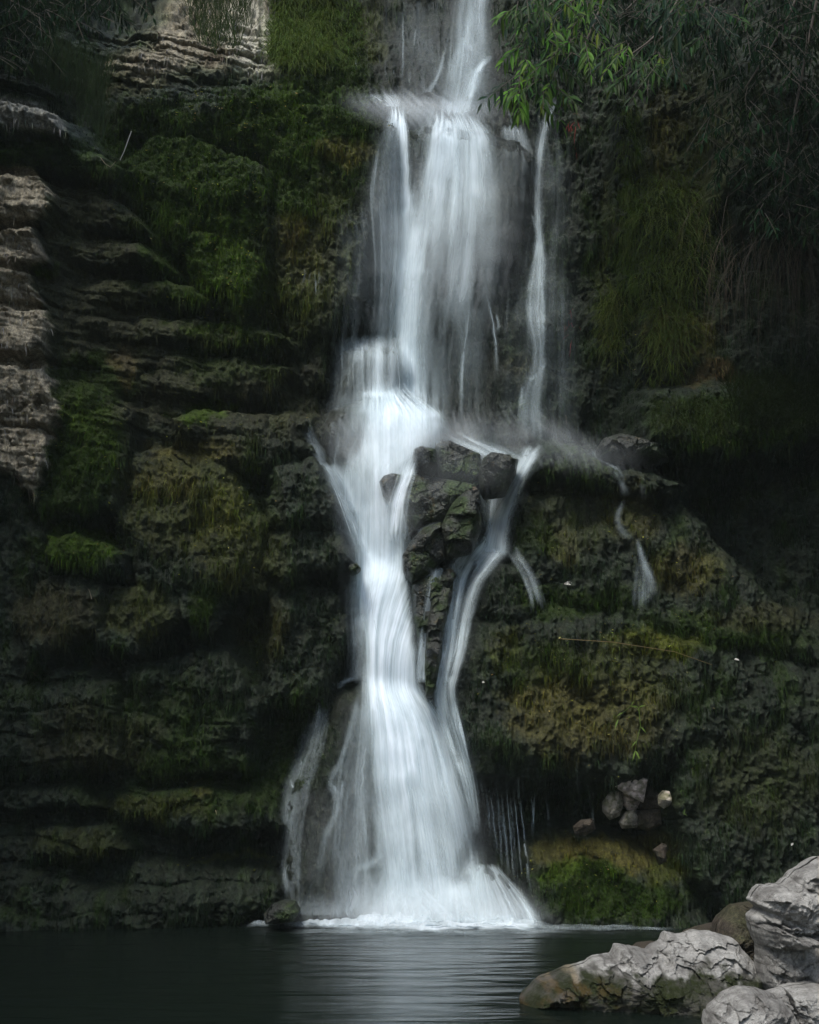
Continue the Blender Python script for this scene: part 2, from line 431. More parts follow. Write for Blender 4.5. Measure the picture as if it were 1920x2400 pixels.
FALLPOLY = [(960, -60), (1035, -60), (1050, 120), (1060, 262), (1120, 290), (1125, 420), (1060, 520), (1040, 880), (940, 930), (870, 1000), (860, 1160), (870, 1400), (960, 1560), (1010, 1800), (1150, 1950), (600, 1950), (620, 1640), (700, 1460), (760, 1420), (740, 1300), (745, 1180), (690, 990), (700, 850), (740, 720), (790, 520), (770, 400), (800, 260), (830, 230), (930, 225), (950, 100)]
falls = .95 * sstep(-40, 25, sdf(px, py, FALLPOLY)) + np.clip(sum(blob(*b, px, py) for b in [(900, 120, 110, 140), (960, 420, 130, 220), (840, 640, 90, 160), (820, 900, 120, 90), (800, 1150, 80, 170), (830, 1380, 70, 150), (870, 1700, 150, 220), (990, 1200, 50, 200)]), 0, 1)
falls = np.clip(falls, 0, 1)


def bedding(thick, tilt, seed, warp, amp):
    zz = Z + tilt * X + warp * fbm(XN * .8, Z * .8, 3, seed)
    t = zz / thick; t = t + .35 * perlin(np.zeros_like(t) + 3.3, t * .9, seed + 3)
    n = np.floor(t); f = t - n
    j = np.floor(XN / (thick * 3.2) + _hash(n, n * 0, seed + 8) * 7)
    off = _hash(n, n * 0, seed + 4) - .5 + .7 * (_hash(n, j, seed + 6) - .5)
    prof = 1 - np.abs(2 * f - 1) ** 7
    return amp * (.8 * off - .55 * prof) + amp * .4 * (f - .5)


g = 0
g = g + strata * bedding(.34, .13, 301, .22, .075)
g = g + strata * bedding(.105, .13, 331, .10, .035)
g = g + strata * bedding(.04, .15, 337, .06, .012)
g = g + strata2 * bedding(.13, .16, 361, .10, .13) + strata2 * bedding(.05, .16, 381, .05, .03)
g = g + shelves * bedding(.26, .05, 401, .25, .11)
f1, f2, r1, fac = worley(XN * 2.6 + NW1, Z * 3.2 + NW2, 431)       # broken blocks
g = g + (.12 + .88 * np.maximum(np.maximum(strata2, pale), shelves)) * (1 + pale) * (.13 * fac + .05 * (r1 - .5)) * (1 - .8 * falls)
rough = 1 - .85 * falls
g = g + rough * (.22 * NW1 + .060 * NW2 * (1.2 - .8 * pale))
st = fbm(XN * 13 + NW2 * 1.2, Z * 2.3, 4, 461, .6); tufa = np.clip(1.1 - strata - .8 * strata2, 0, 1)
g = g + tufa * (.050 * st + .028 * (1 - np.abs(perlin(XN * 7.5 + NW1, Z * 1.1, 491)) * 3).clip(-1, 1)) * (1 - .45 * falls)
fine = fbm(XN * 26, Z * 17, 3, 521, .65)
g = g + (.026 + .014 * tufa) * fine * rough
lump = fbm(XN * 11, Z * 11, 3, 541)
rg1 = 1 - np.abs(perlin(XN * 9 + .8 * NW2, Z * 2.6 + NW1, 611)) * 2; rg2 = 1 - np.abs(perlin(XN * 23 + .8 * fine, Z * 7, 613)) * 2
g = g - tufa * rough * (.035 * np.clip(rg1, -.4, 1) ** 3 + .016 * np.clip(rg2, -.4, 1) ** 3)
crk = np.abs(fbm(XN * 1.5, Z * 1.9, 4, 561)); g = g + .07 * sstep(.035, .0, crk) * rough * sstep(-.1, .3, NW1)
apron = np.clip(sstep(930, 1000, px) * sstep(1240, 1300, py) * sstep(1720, 1640, py), 0, 1)
g = g + apron * (.09 * fbm(XN * 5, Z * 3.2, 4, 581))
D = D + g
D = np.minimum(D, DM + .5)
px = CX + XN * F / D; py = HY - (Z - CAMZ) * F / D
pxw = px + 40 * NW1 + 16 * NW2 + 5 * fine; pyw = py + 40 * np.roll(NW1, 91, 1) + 16 * np.roll(NW2, 53, 0) + 5 * fine

# ---- what covers the rock where: mosses, algae, bare stone (albedo, and how wet it is)
C = dict(tan=(.30, .258, .20), grey=(.20, .195, .18), brown=(.060, .045, .029), moss=(.031, .045, .008), mossb=(.068, .092, .012),
         ochre=(.125, .085, .028), olive=(.062, .056, .018), wet=(.020, .026, .019), dark=(.012, .017, .011), red=(.15, .085, .055), gold=(.11, .095, .018), pale2=(.46, .43, .37))
C = {k: np.array(v) for k, v in C.items()}
mixn = fbm(XN * 3.7, Z * 2.1, 5, 601)
A = C['wet'] * np.ones(X.shape + (3,))
wet = np.full(X.shape, .75); mossw = np.zeros(X.shape)


def cover(name, w, wetv, moss=0.):
    global A, wet, mossw
    w = np.clip(w, 0, 1)
    A = A * (1 - w[..., None]) + C[name] * w[..., None]
    wet = wet * (1 - w) + wetv * w; mossw = mossw * (1 - w) + moss * w


brk = .5 + .9 * NW2 + .5 * fine                                     # breaks the edges up


def patch(name, cx, cy, rx, ry, s, wetv=.4, moss=0.):
    b = blob(cx, cy, rx, ry, pxw, pyw)
    cover(name, s * sstep(.30, .75, b * (.75 + .5 * brk)), wetv, moss)


cover('dark', sstep(-.1, .35, mixn), .6)
cover('moss', sstep(.0, .4, -mixn) * .55 * (1 - falls), .35, .5)
cover('brown', sstep(620, 480, pxw - (pyw - 400) * .3) * sstep(330, 400, pyw) * sstep(1000, 850, pyw) * .6, .45)
for p in [
    ('moss', 420, 470, 190, 250, 1, .25, 1), ('moss', 640, 270, 260, 130, 1, .25, 1), ('moss', 330, 320, 170, 130, .9, .25, 1),
    ('moss', 650, 400, 150, 90, .9, .3, 1), ('moss', 560, 640, 130, 120, .7, .3, .8), ('mossb', 480, 560, 90, 120, .4, .25, 1), ('mossb', 600, 210, 70, 50, .4, .25, 1),
    ('moss', 60, 325, 170, 45, .9, .3, 1), ('mossb', 60, 562, 75, 22, .8, .2, 1), ('mossb', 450, 690, 90, 22, .5, .3, 1), ('moss', 480, 760, 160, 60, .6, .4, .5),
    ('mossb', 170, 920, 110, 120, .75, .25, 1), ('moss', 130, 1010, 130, 120, .8, .3, 1), ('mossb', 430, 862, 90, 26, .8, .3, 1), ('mossb', 170, 1150, 130, 46, .8, .25, 1),
    ('moss', 200, 800, 120, 60, .8, .3, 1), ('moss', 640, 1560, 90, 130, .7, .4, .7), ('moss', 420, 1650, 220, 90, .7, .4, .7), ('moss', 330, 1520, 200, 120, .5, .4, .6),
    ('olive', 400, 1050, 190, 130, .8, .55), ('ochre', 410, 945, 110, 34, .6, .5), ('olive', 500, 1160, 120, 120, .7, .55, .3), ('ochre', 350, 1010, 80, 50, .4, .5),
    ('moss', 540, 1040, 60, 90, .5, .5, .6), ('gold', 470, 1080, 50, 80, .45, .4, .4), ('ochre', 560, 1330, 60, 80, .25, .7), ('brown', 120, 1290, 110, 80, .8, .4), ('olive', 290, 1290, 90, 70, .7, .5, .2), ('moss', 430, 1280, 50, 50, .9, .4, 1),
    ('olive', 160, 1770, 130, 36, .55, .4, .2), ('olive', 330, 1700, 150, 28, .7, .4, .3), ('ochre', 420, 1668, 40, 14, .5, .4), ('brown', 200, 1560, 160, 90, .5, .5), ('gold', 500, 1805, 110, 10, .5, .5, .3),
    ('ochre', 720, 318, 90, 34, .55, .5), ('ochre', 640, 520, 60, 90, .5, .5), ('ochre', 600, 470, 50, 40, .4, .5), ('olive', 620, 620, 90, 100, .6, .5), ('red', 262, 770, 34, 60, .5, .4),
    ('olive', 700, 500, 70, 160, .5, .6), ('brown', 240, 165, 90, 45, .8, .2), ('red', 512, 120, 32, 30, .7, .2), ('mossb', 640, 60, 90, 130, .9, .2, 1), ('moss', 730, 110, 60, 90, .9, .3, 1), ('olive', 780, 60, 30, 90, .6, .5),
    ('mossb', 1322, 430, 20, 230, .9, .2, 1), ('moss', 1290, 560, 60, 220, .5, .3, .8), ('moss', 1420, 520, 110, 240, .7, .3, .8), ('olive', 1470, 300, 130, 160, .6, .4), ('ochre', 1430, 700, 100, 80, .65, .4),
    ('ochre', 1400, 280, 50, 90, .35, .4), ('red', 1500, 785, 70, 28, .75, .3), ('moss', 1570, 880, 200, 70, .9, .3, 1), ('mossb', 1500, 930, 90, 14, .5, .3, 1), ('ochre', 1080, 760, 50, 30, .3, .6), ('olive', 1280, 600, 20, 300, .5, .5),
    ('moss', 1200, 990, 120, 40, .6, .5, .6), ('ochre', 1330, 1080, 70, 70, .45, .65), ('ochre', 1180, 1140, 50, 50, .4, .6), ('ochre', 1440, 1200, 90, 70, .5, .5), ('olive', 1230, 1090, 160, 90, .4, .7), ('moss', 1140, 1130, 50, 50, .6, .5, .7),
    ('moss', 1200, 1270, 130, 40, .8, .4, .9), ('moss', 1500, 1330, 240, 50, .8, .4, .8), ('brown', 1600, 1300, 140, 30, .6, .4), ('gold', 1370, 1350, 110, 40, .8, .35, .6), ('olive', 1250, 1450, 220, 130, .7, .55), ('ochre', 1170, 1500, 120, 110, .6, .5),
    ('ochre', 1300, 1500, 120, 90, .4, .5), ('gold', 1060, 1370, 60, 60, .4, .5, .4), ('brown', 1250, 1540, 200, 70, .3, .5), ('moss', 1130, 1400, 120, 60, .5, .5, .8), ('olive', 1600, 1640, 160, 130, .35, .5, .3),
    ('ochre', 1300, 1790, 150, 50, .8, .35), ('ochre', 1180, 1800, 90, 50, .6, .35), ('mossb', 1210, 1838, 120, 36, .85, .25, 1), ('moss', 1290, 1890, 190, 56, .95, .3, 1), ('gold', 1390, 1830, 60, 30, .5, .3, .5), ('olive', 1330, 1690, 110, 40, .6, .4)]:
    patch(*p)
cover('tan', bgr * (.85 + .3 * NW1), .05)
cover('brown', bgr * sstep(.1, .45, mixn + .3 * NW2) * .8, .1)
cover('tan', pale * sstep(-.55, -.1, NW2 + .4 * NW1 + .12), .05)
patch('pale2', 530, 60, 75, 110, .9, .05)
cover('grey', grey * sstep(-.5, -.1, NW2 + .2), .1)
cover('grey', strata2 * (1 - bgr) * sstep(.25, .6, NW2 + .3 * (fine)) * .6, .1)
stain = 1 + .55 * fbm(XN * 17, Z * 4, 3, 641) + .35 * fine
bare = np.clip(np.maximum(np.maximum(pale, bgr), grey), 0, 1)[..., None]
A = A * (np.array([.42, .55, .36]) * (1 - bare) + np.array([.64, .665, .63]) * bare) * np.clip(stain, .35, 1.9)[..., None]
A = A * (1 - .85 * (falls * .5))[..., None]
wet = np.clip(wet + .25 * falls, 0, 1)

V = np.stack([X, D, Z], -1).reshape(-1, 3)
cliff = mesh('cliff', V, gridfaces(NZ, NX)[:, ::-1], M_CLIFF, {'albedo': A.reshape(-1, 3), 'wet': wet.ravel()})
tag(cliff, 'dark mossy limestone and tufa cliff behind the waterfall, pale bedded rock at its left edge', kind='structure')

# smooth version for water to run over
DS = gblur(gblur(np.minimum(D, DM + .03), 5, 0), 5, 1)
DS = np.minimum(DS, gblur(gblur(D, 4, 0), 4, 1))


def sample(Fld, x, z):
    ix = np.clip(np.interp(x, XS, np.arange(NX)), 0, NX - 1.001); iz = np.clip(np.interp(z, ZS, np.arange(NZ)), 0, NZ - 1.001)
    i = ix.astype(int); j = iz.astype(int); u = ix - i; v = iz - j
    return (Fld[j, i] * (1 - u) + Fld[j, i + 1] * u) * (1 - v) + (Fld[j + 1, i] * (1 - u) + Fld[j + 1, i + 1] * u) * v


def hit(px, py, Fld=None, off=0., start=13.2, stop=19.):
    """distance at which the sight line through a photo pixel meets the cliff"""
    Fld = D if Fld is None else Fld
    px = np.asarray(px, float); py = np.asarray(py, float)
    Y = np.full(px.shape, stop); done = np.zeros(px.shape, bool)
    for s in np.arange(start, stop, .03):
        x, z = W(px, py, s)
        m = (~done) & (s >= sample(Fld, x, z) - off)
        Y[m] = s; done |= m
    return Y


# ------------------------------------------------------------------ water
def cr(xs, ys, q):
    """smooth interpolation through control rows"""
    xs = np.asarray(xs, float); ys = np.asarray(ys, float)
    m = np.gradient(ys, xs) if len(xs) > 2 else np.full(len(xs), (ys[-1] - ys[0]) / (xs[-1] - xs[0]))
    i = np.clip(np.searchsorted(xs, q) - 1, 0, len(xs) - 2)
    h = xs[i + 1] - xs[i]; t = np.clip((q - xs[i]) / h, 0, 1)
    return (2 * t ** 3 - 3 * t ** 2 + 1) * ys[i] + (t ** 3 - 2 * t ** 2 + t) * h * m[i] + (-2 * t ** 3 + 3 * t ** 2) * ys[i + 1] + (t ** 3 - t ** 2) * h * m[i + 1]


def polyd(px, py, pts):
    d = np.full(px.shape, 1e9)
    for (a, b), (c, e) in zip(pts[:-1], pts[1:]):
        t = np.clip(((px - a) * (c - a) + (py - b) * (e - b)) / ((c - a) ** 2 + (e - b) ** 2 + 1e-9), 0, 1)
        d = np.minimum(d, np.hypot(px - a - t * (c - a), py - b - t * (e - b)))
    return d


# brighter cores and thinner windows inside the curtains: polyline (photo px), radius, gain
CORES = [
    ([(1000, 1190), (975, 1260), (960, 1340), (948, 1420)], 6, -.45), ([(962, 1205), (955, 1300)], 4, -.35), ([(940, 1440), (946, 1510), (966, 1600)], 5, -.35), ([(1030, 1160), (1000, 1180)], 6, -.3), ([(1052, 1050), (1046, 1130)], 7, -.4),
    ([(738, 925), (722, 968)], 20, -.40), ([(768, 876), (752, 948)], 9, -.25), ([(900, 930), (880, 975)], 16, -.25), ([(776, 1000), (768, 1060)], 14, -.28), ([(748, 1085), (764, 1140)], 12, -.35), ([(838, 1075), (846, 1120)], 9, -.3),
    ([(772, 830), (846, 830)], 6, .3), ([(855, 866), (930, 872)], 8, .3), ([(762, 1172), (848, 1168)], 8, .3), ([(752, 1222), (764, 1290)], 10, -.30), ([(768, 1330), (772, 1390)], 9, -.3), ([(846, 1230), (856, 1300)], 6, -.25),
    ([(745, 770), (742, 815)], 14, -.25), ([(822, 745), (824, 800)], 6, .15), ([(770, 742), (766, 820)], 5, -.25), ([(812, 735), (812, 825)], 5, -.2), ([(790, 1500), (776, 1640), (784, 1800)], 10, -.28), ([(890, 1560), (915, 1700), (940, 1840)], 8, -.22), ([(865, 1600), (880, 1850)], 7, -.2),
    ([(910, 400), (900, 560)], 7, -.22), ([(945, 380), (935, 620)], 9, -.25), ([(1000, 420), (1005, 640)], 12, -.2), ([(985, 1850), (1000, 1910)], 10, -.25), ([(815, 280), (800, 420)], 12, -.15),
    ([(1010, 0), (992, 60), (985, 100), (978, 180), (965, 240)], 16, .2), ([(1030, 122), (1002, 152), (990, 200)], 6, .35),
    ([(835, 236), (852, 290), (862, 380), (862, 440)], 12, .40), ([(940, 240), (905, 300), (880, 420), (872, 520), (862, 640), (856, 730), (864, 850)], 24, .45),
    ([(960, 275), (925, 330), (905, 420), (885, 560)], 26, .30), ([(1010, 290), (990, 340), (985, 480), (975, 620)], 18, .22), ([(960, 300), (965, 380), (950, 500)], 14, .15),
    ([(856, 560), (858, 840), (860, 930)], 20, .45), ([(800, 730), (792, 830)], 10, .2), ([(860, 845), (840, 900), (830, 1000), (805, 1120), (800, 1200)], 55, .5),
    ([(800, 1120), (800, 1250), (815, 1380), (820, 1480), (850, 1600)], 40, .6), ([(850, 1500), (900, 1650), (930, 1850)], 40, .15), ([(812, 1480), (830, 1650), (845, 1850)], 30, .2),
    ([(940, 700), (960, 880)], 30, -.2), ([(1000, 1760), (960, 1850)], 18, -.3), ([(770, 1560), (790, 1850)], 22, -.25), ([(930, 1700), (965, 1850)], 22, -.12), ([(760, 1000), (720, 900)], 40, -.1),
    ([(900, 520), (930, 700)], 18, -.2), ([(1025, 470), (1000, 700)], 25, -.12), ([(750, 910), (720, 960)], 30, -.2)]


class Acc:
    def __init__(s): s.V = []; s.F = []; s.flow = []; s.dens = []; s.n = 0

    def add(s, V, Fc, flow, dens):
        s.V.append(V); s.F.append(Fc + s.n); s.flow.append(flow); s.dens.append(dens); s.n += len(V)

    def build(s, name, mat, parent):
        return mesh(name, np.concatenate(s.V), s.F, mat, {'flow': np.concatenate(s.flow), 'dens': np.concatenate(s.dens)}, parent)


SEED = [0]


def fall_line(Y, step=3.):
    """water leaves a lip and only slowly falls back towards the rock"""
    Y = Y.copy()
    for j in range(1, len(Y)):
        Y[j] = np.minimum(Y[j], Y[j - 1] + step * .0008)
    return Y


def sheet(rows, off=.05, eL=.12, eR=.12, top=0., bot=0., layers=1, strands=0, cores=1., gap=.05, acc=None, wig=3., sw=1., halo=.22, vert=None, soft=0):
    """a falling veil: rows of (py, left px, right px, density), laid over the rock it runs down"""
    acc = acc or Acc(); top = max(top, .06); bot = max(bot, .05)
    R = np.array(rows, float)
    ys = np.arange(R[0, 0], R[-1, 0] + .1, 3.)
    Lp = cr(R[:, 0], R[:, 1], ys); Rp = cr(R[:, 0], R[:, 2], ys); dn = np.interp(ys, R[:, 0], R[:, 3])
    Lp = gblur(Lp, 7, 0); Rp = gblur(Rp, 7, 0)
    wmax = (R[:, 2] - R[:, 1]).max(); nu = int(max(8, wmax / 2.6)); u = np.linspace(0, 1, nu)
    if layers > 1 and halo:
        sheet([(a, b - 26, c_ + 22, d * halo) for a, b, c_, d in rows], max(.03, off - .02), .5, .5, max(top, .06), max(bot, .06), 1, 0, 0, gap, acc, 10.)
    for k in range(layers):
        SEED[0] += 1; sd = SEED[0]
        wl = wig * perlin(ys * .03, ys * 0 + sd, 7); wr = wig * perlin(ys * .03, ys * 0 + sd, 8)
        px = (Lp + wl)[:, None] + (Rp - Lp + wr - wl)[:, None] * u; py = np.repeat(ys[:, None], nu, 1)
        if k:
            px = px + (u[None] - .5) * 2 * 7 * k
        Y = fall_line(hit(px, py, DS, off + gap * k))
        Y = gblur(gblur(Y, 5, 0), 3, 1)
        if soft:
            lo_, hi_ = np.quantile(Y, .12, 0), Y
            Y = gblur(np.repeat(lo_[None], len(ys), 0), 25, 1) - .30 + .10 * fbm(px * .006, py * .006, 3, sd) + .10 * (py - py.mean()) / 300.
        x, z = W(px, py, Y)
        dens = np.repeat(dn[:, None], nu, 1)
        if cores:
            for pts, r, gn in CORES:
                dens = dens + cores * gn * np.exp(-(polyd(px, py, pts) / r) ** 2)
        edge = np.minimum(sstep(0, max(eL, 1e-3), u), sstep(0, max(eR, 1e-3), 1 - u))[None, :]
        jt = .5 + .9 * perlin(u[None] * wmax * .10, ys[:, None] * .008, sd + 60)
        vv = (ys - ys[0]) / (ys[-1] - ys[0]); e2 = np.ones((len(ys), nu))
        if top: e2 = e2 * sstep(0, top, vv[:, None] + (jt - .5) * top * .7)
        if bot: e2 = e2 * sstep(0, bot, 1 - vv[:, None] + (jt - .5) * bot * .9)
        dens = np.clip(dens, 0, 1.2) * edge * e2 * (1 if k == 0 else .75)
        wm = wmax * 15.5 / F
        tlen = np.concatenate([[0], np.cumsum(np.hypot(np.diff(x[:, nu // 2]), np.diff(z[:, nu // 2])) + .6 * np.abs(np.diff(Y[:, nu // 2])))])
        sx = np.repeat((u * wm)[None], len(ys), 0)
        if vert is not None:
            va = sstep(vert[0], vert[1], ys)[:, None]; sx = (px - 700) * 15.5 / F * (1 - va) + (sx + .2) * va
        flow = np.stack([sx + sd * 3.7, np.repeat(tlen[:, None], nu, 1), np.full(px.shape, sd * 1.37)], -1)
        acc.add(np.stack([x, Y, z], -1).reshape(-1, 3), gridfaces(len(ys), nu), flow.reshape(-1, 3), dens.ravel())
    # single threads of water that leave the veil
    for _ in range(strands // 5):
        SEED[0] += 1
        u0 = RNG.uniform(.02, .98); a = RNG.uniform(-.1, .95); b = a + RNG.uniform(70, 330) / (ys[-1] - ys[0])
        a, b = max(a, 0), min(b, 1)
        yy = np.arange(ys[0] + a * (ys[-1] - ys[0]), ys[0] + b * (ys[-1] - ys[0]), 5.)
        if len(yy) < 4: continue
        ul = u0 + .03 * perlin(yy * .012, yy * 0 + SEED[0], 9)
        pc = np.interp(yy, ys, Lp) * (1 - ul) + np.interp(yy, ys, Rp) * ul
        Y = gblur(fall_line(hit(pc, yy, DS, off + RNG.uniform(0, .12)), 5.), 3, 0)
        hw = RNG.uniform(1.2, 4.5) * sw * np.sin(np.pi * np.linspace(0.08, .98, len(yy))) ** .6
        dd = np.interp(yy, ys, dn) * RNG.uniform(.3, .75) * np.sin(np.pi * np.linspace(.03, .97, len(yy))) ** .7 * min(1., 8 * min(u0, 1 - u0) + .35)
        pp = pc[:, None] + hw[:, None] * np.array([-1, -.35, .35, 1.])[None]
        x, z = W(pp, yy[:, None] + 0 * pp, Y[:, None])
        dens = np.clip(dd[:, None] * np.array([0, 1, 1, 0.])[None], 0, 1)
        flow = np.stack([pp * .0045 + SEED[0] * 1.3, np.repeat((yy * .0045)[:, None], 4, 1), np.full(pp.shape, SEED[0] * .77)], -1)
        acc.add(np.stack([x, np.repeat(Y[:, None], 4, 1), z], -1).reshape(-1, 3), gridfaces(len(yy), 4), flow.reshape(-1, 3), dens.ravel())
    return acc


def ribbon(pts, w0, w1, dens, off=.04, acc=None, n=1, spread=0., bright=1.):
    """a narrow stream or drip along a polyline"""
    acc = acc or Acc()
    P = np.array(pts, float); L = np.concatenate([[0], np.cumsum(np.hypot(*np.diff(P, axis=0).T))])
    q = np.linspace(0, L[-1], max(6, int(L[-1] / 4)))
    for k in range(n):
        SEED[0] += 1
        t = q / L[-1]
        cx = cr(L, P[:, 0], q) + spread * RNG.normal() * (.4 + t) + 2.0 * perlin(q * .03, q * 0 + SEED[0], 3) * min(1, spread + .3); cy = cr(L, P[:, 1], q)
        dx = np.gradient(cx); dy = np.gradient(cy); ln = np.hypot(dx, dy); nx = dy / ln; ny = -dx / ln
        hw = (w0 + (w1 - w0) * t) * .75 * (1 + .35 * perlin(q * .05, q * 0 + SEED[0], 5))
        s = np.linspace(-1, 1, 9)
        px = cx[:, None] + nx[:, None] * hw[:, None] * s; py = cy[:, None] + ny[:, None] * hw[:, None] * s
        Y = gblur(hit(px, py, DS, off), 3, 0)
        x, z = W(px, py, Y)
        fade = np.minimum(1, 2.5 * (1 - t)) * np.minimum(1, 5 * t)
        dd = .62 * dens * fade[:, None] * ((1 - np.abs(s)) ** 1.2)[None]
        flow = np.stack([(s[None] * hw[:, None]) * .0045 + SEED[0] * 2.1, np.repeat((q * .0045)[:, None], 9, 1), np.full(px.shape, SEED[0] * .9)], -1)
        acc.add(np.stack([x, Y, z], -1).reshape(-1, 3), gridfaces(len(q), 9), flow.reshape(-1, 3), dd.ravel())
    return acc


def WP(px, py, off=0.):
    Y = float(hit(np.array([px]), np.array([py]), DS, off)[0]); x, z = W(px, py, Y)
    return (x, Y, z)


def thing_at(name, parts, label, cat, group=None):
    """parts: list of (name, Acc, material); the Empty stands at the foot of the stream"""
    allV = np.concatenate([v for _, a, _ in parts for v in a.V])
    lo = allV.min(0); hi = allV.max(0); base = np.array([(lo[0] + hi[0]) / 2, hi[1], lo[2]])
    e = empty(name, base, label, cat, group)
    for n, a, m in parts:
        a.V = [v - base for v in a.V]
        a.build(n, m, e)
    return e


# --- main fall
chute = sheet([(-60, 970, 1050, .20), (0, 952, 1034, .22), (60, 944, 1036, .22), (110, 940, 1040, .22), (160, 936, 1032, .24), (210, 930, 1010, .30), (246, 926, 990, .5)], eL=.3, eR=.3, layers=2, strands=60, off=.09)
sheet([(60, 940, 1040, .10), (130, 915, 1050, .15), (200, 895, 1060, .16), (262, 880, 1070, .2)], eL=.35, eR=.35, top=.4, acc=chute, strands=20, cores=0)
sheet([(-60, 800, 1060, .07), (60, 805, 1060, .08), (160, 820, 1064, .12), (240, 835, 1090, .16)], eL=.3, eR=.3, acc=chute, cores=0, strands=40, off=.03)
sheet([(200, 830, 1000, .2), (232, 830, 1010, .3), (280, 836, 930, .2), (340, 850, 920, .1)], eL=.3, eR=.3, acc=chute, cores=0, strands=20, top=.3, bot=.3, off=.05)
ribbon([(1036, 118), (1004, 150), (992, 190), (988, 232)], 8, 16, .55, acc=chute, n=3, spread=2)
ribbon([(939, 100), (922, 160), (902, 196), (896, 236)], 5, 10, .4, acc=chute, n=3, spread=2)
ribbon([(990, -40), (985, 60), (960, 130), (950, 200)], 10, 20, .35, acc=chute, n=3, spread=3)

curtain = sheet([(228, 925, 975, .55), (246, 912, 1012, .55), (262, 905, 1034, .55), (284, 900, 1046, .58), (318, 893, 1054, .60), (367, 884, 1062, .56), (433, 872, 1068, .48), (500, 858, 1070, .40), (560, 846, 1066, .33), (640, 842, 1050, .26), (720, 840, 1036, .22), (800, 842, 1030, .2), (920, 846, 1030, .16)], eL=.25, eR=.34, layers=3, strands=160, bot=.2, gap=.06, top=.07)
sheet([(262, 1052, 1100, .45), (284, 1048, 1116, .42), (320, 1046, 1124, .34), (380, 1048, 1122, .22), (470, 1052, 1112, .1)], eL=.3, eR=.3, bot=.5, acc=curtain, strands=30, cores=0)
sheet([(400, 850, 900, .4), (520, 848, 894, .6), (600, 842, 890, .65), (700, 836, 884, .7), (780, 838, 886, .75), (850, 842, 892, .8)], eL=.35, eR=.4, layers=2, strands=40, acc=curtain, off=.10, top=.25)
for pts in ([(964, 590), (975, 640), (980, 720), (976, 735), (974, 880)], [(990, 615), (986, 680), (978, 740), (972, 900)], [(1020, 610), (1034, 660), (1042, 720), (1046, 790)], [(936, 620), (934, 690), (926, 720)], [(968, 680), (976, 740)], [(1045, 660), (1050, 690), (1046, 700)]):
    ribbon(pts, 4, 8, .6, acc=curtain, n=2, spread=1.2, off=.07)

left_veil = sheet([(212, 815, 846, .6), (232, 824, 848, .7), (250, 818, 852, .6), (280, 800, 858, .48), (320, 790, 862, .42), (384, 776, 866, .42), (440, 776, 868, .45), (500, 782, 866, .42), (560, 786, 858, .40), (640, 784, 850, .34), (728, 776, 848, .3)], eL=.4, eR=.15, layers=2, strands=110, off=.10, top=.10)
sheet([(196, 690, 845, .0), (204, 740, 846, .4), (212, 800, 846, .5), (226, 824, 850, .6)], eL=.5, eR=.1, acc=left_veil, cores=0)
sheet([(425, 690, 790, .12), (480, 700, 790, .15), (560, 700, 790, .13), (700, 690, 780, .12), (760, 690, 775, .08)], eL=.6, eR=.3, top=.2, bot=.3, acc=left_veil, cores=0, strands=20)
sheet([(360, 842, 874, .6), (420, 822, 884, .6), (480, 812, 886, .55), (560, 806, 880, .45), (640, 800, 870, .3)], eL=.4, eR=.4, top=.3, bot=.4, acc=left_veil, strands=30, cores=.5)

sheet([(232, 800, 1120, .05), (320, 770, 1135, .11), (450, 745, 1140, .13), (600, 735, 1110, .12), (760, 725, 1080, .10), (900, 720, 1060, .12)], eL=.4, eR=.4, top=.2, bot=.1, acc=left_veil, cores=0, off=.20, layers=1)
tier = sheet([(704, 712, 836, .16), (716, 706, 842, .32), (730, 702, 845, .40), (750, 700, 848, .42), (790, 698, 850, .40), (838, 700, 850, .36), (890, 698, 850, .25)], eL=.55, eR=.15, layers=2, strands=120, off=.13, bot=.25, halo=.1)
sheet([(708, 700, 770, .2), (740, 694, 770, .22), (800, 684, 770, .18), (860, 676, 750, .14), (960, 668, 730, .1)], eL=.4, eR=.4, bot=.3, acc=tier, strands=20, cores=0)

lower = sheet([(806, 776, 848, .5), (822, 768, 850, .8), (834, 758, 868, .85), (848, 748, 912, .85), (868, 736, 936, .85), (884, 728, 946, .8), (916, 712, 950, .75), (950, 700, 932, .70), (984, 694, 886, .72), (1034, 712, 864, .8), (1084, 728, 858, .85), (1135, 740, 854, .95), (1170, 748, 850, 1),
               (1200, 748, 852, .98), (1234, 742, 856, .92), (1266, 748, 860, .95), (1316, 758, 864, .98), (1366, 764, 868, 1), (1400, 764, 874, 1), (1436, 764, 880, 1), (1458, 762, 888, 1), (1478, 760, 910, .95), (1516, 757, 934, .9), (1572, 752, 957, .80), (1646, 748, 977, .70),
               (1722, 752, 1000, .62), (1796, 758, 1015, .56), (1852, 764, 1022, .58), (1908, 770, 1030, .72), (1945, 760, 1040, .85)], eL=.30, eR=.16, layers=3, strands=400, off=.08, gap=.06, vert=(1180, 1480), wig=1.2)
sheet([(940, 850, 905, .35), (985, 842, 884, .55), (1020, 832, 868, .65), (1055, 818, 862, .7), (1110, 812, 858, .6), (1160, 812, 852, .6)], eL=.35, eR=.35, top=.2, acc=lower, strands=40, off=.42, bot=.3)
sheet([(974, 676, 704, .7), (990, 682, 722, .65), (1016, 694, 738, .6), (1050, 706, 752, .6), (1098, 724, 776, .6), (1166, 748, 800, .7)], eL=.3, eR=.3, layers=2, strands=70, acc=lower, off=.12, wig=5, bot=.3)
sheet([(880, 625, 650, .1), (920, 640, 672, .22), (960, 655, 686, .25), (985, 672, 700, .3)], eL=.4, eR=.4, acc=lower, cores=0, wig=6)
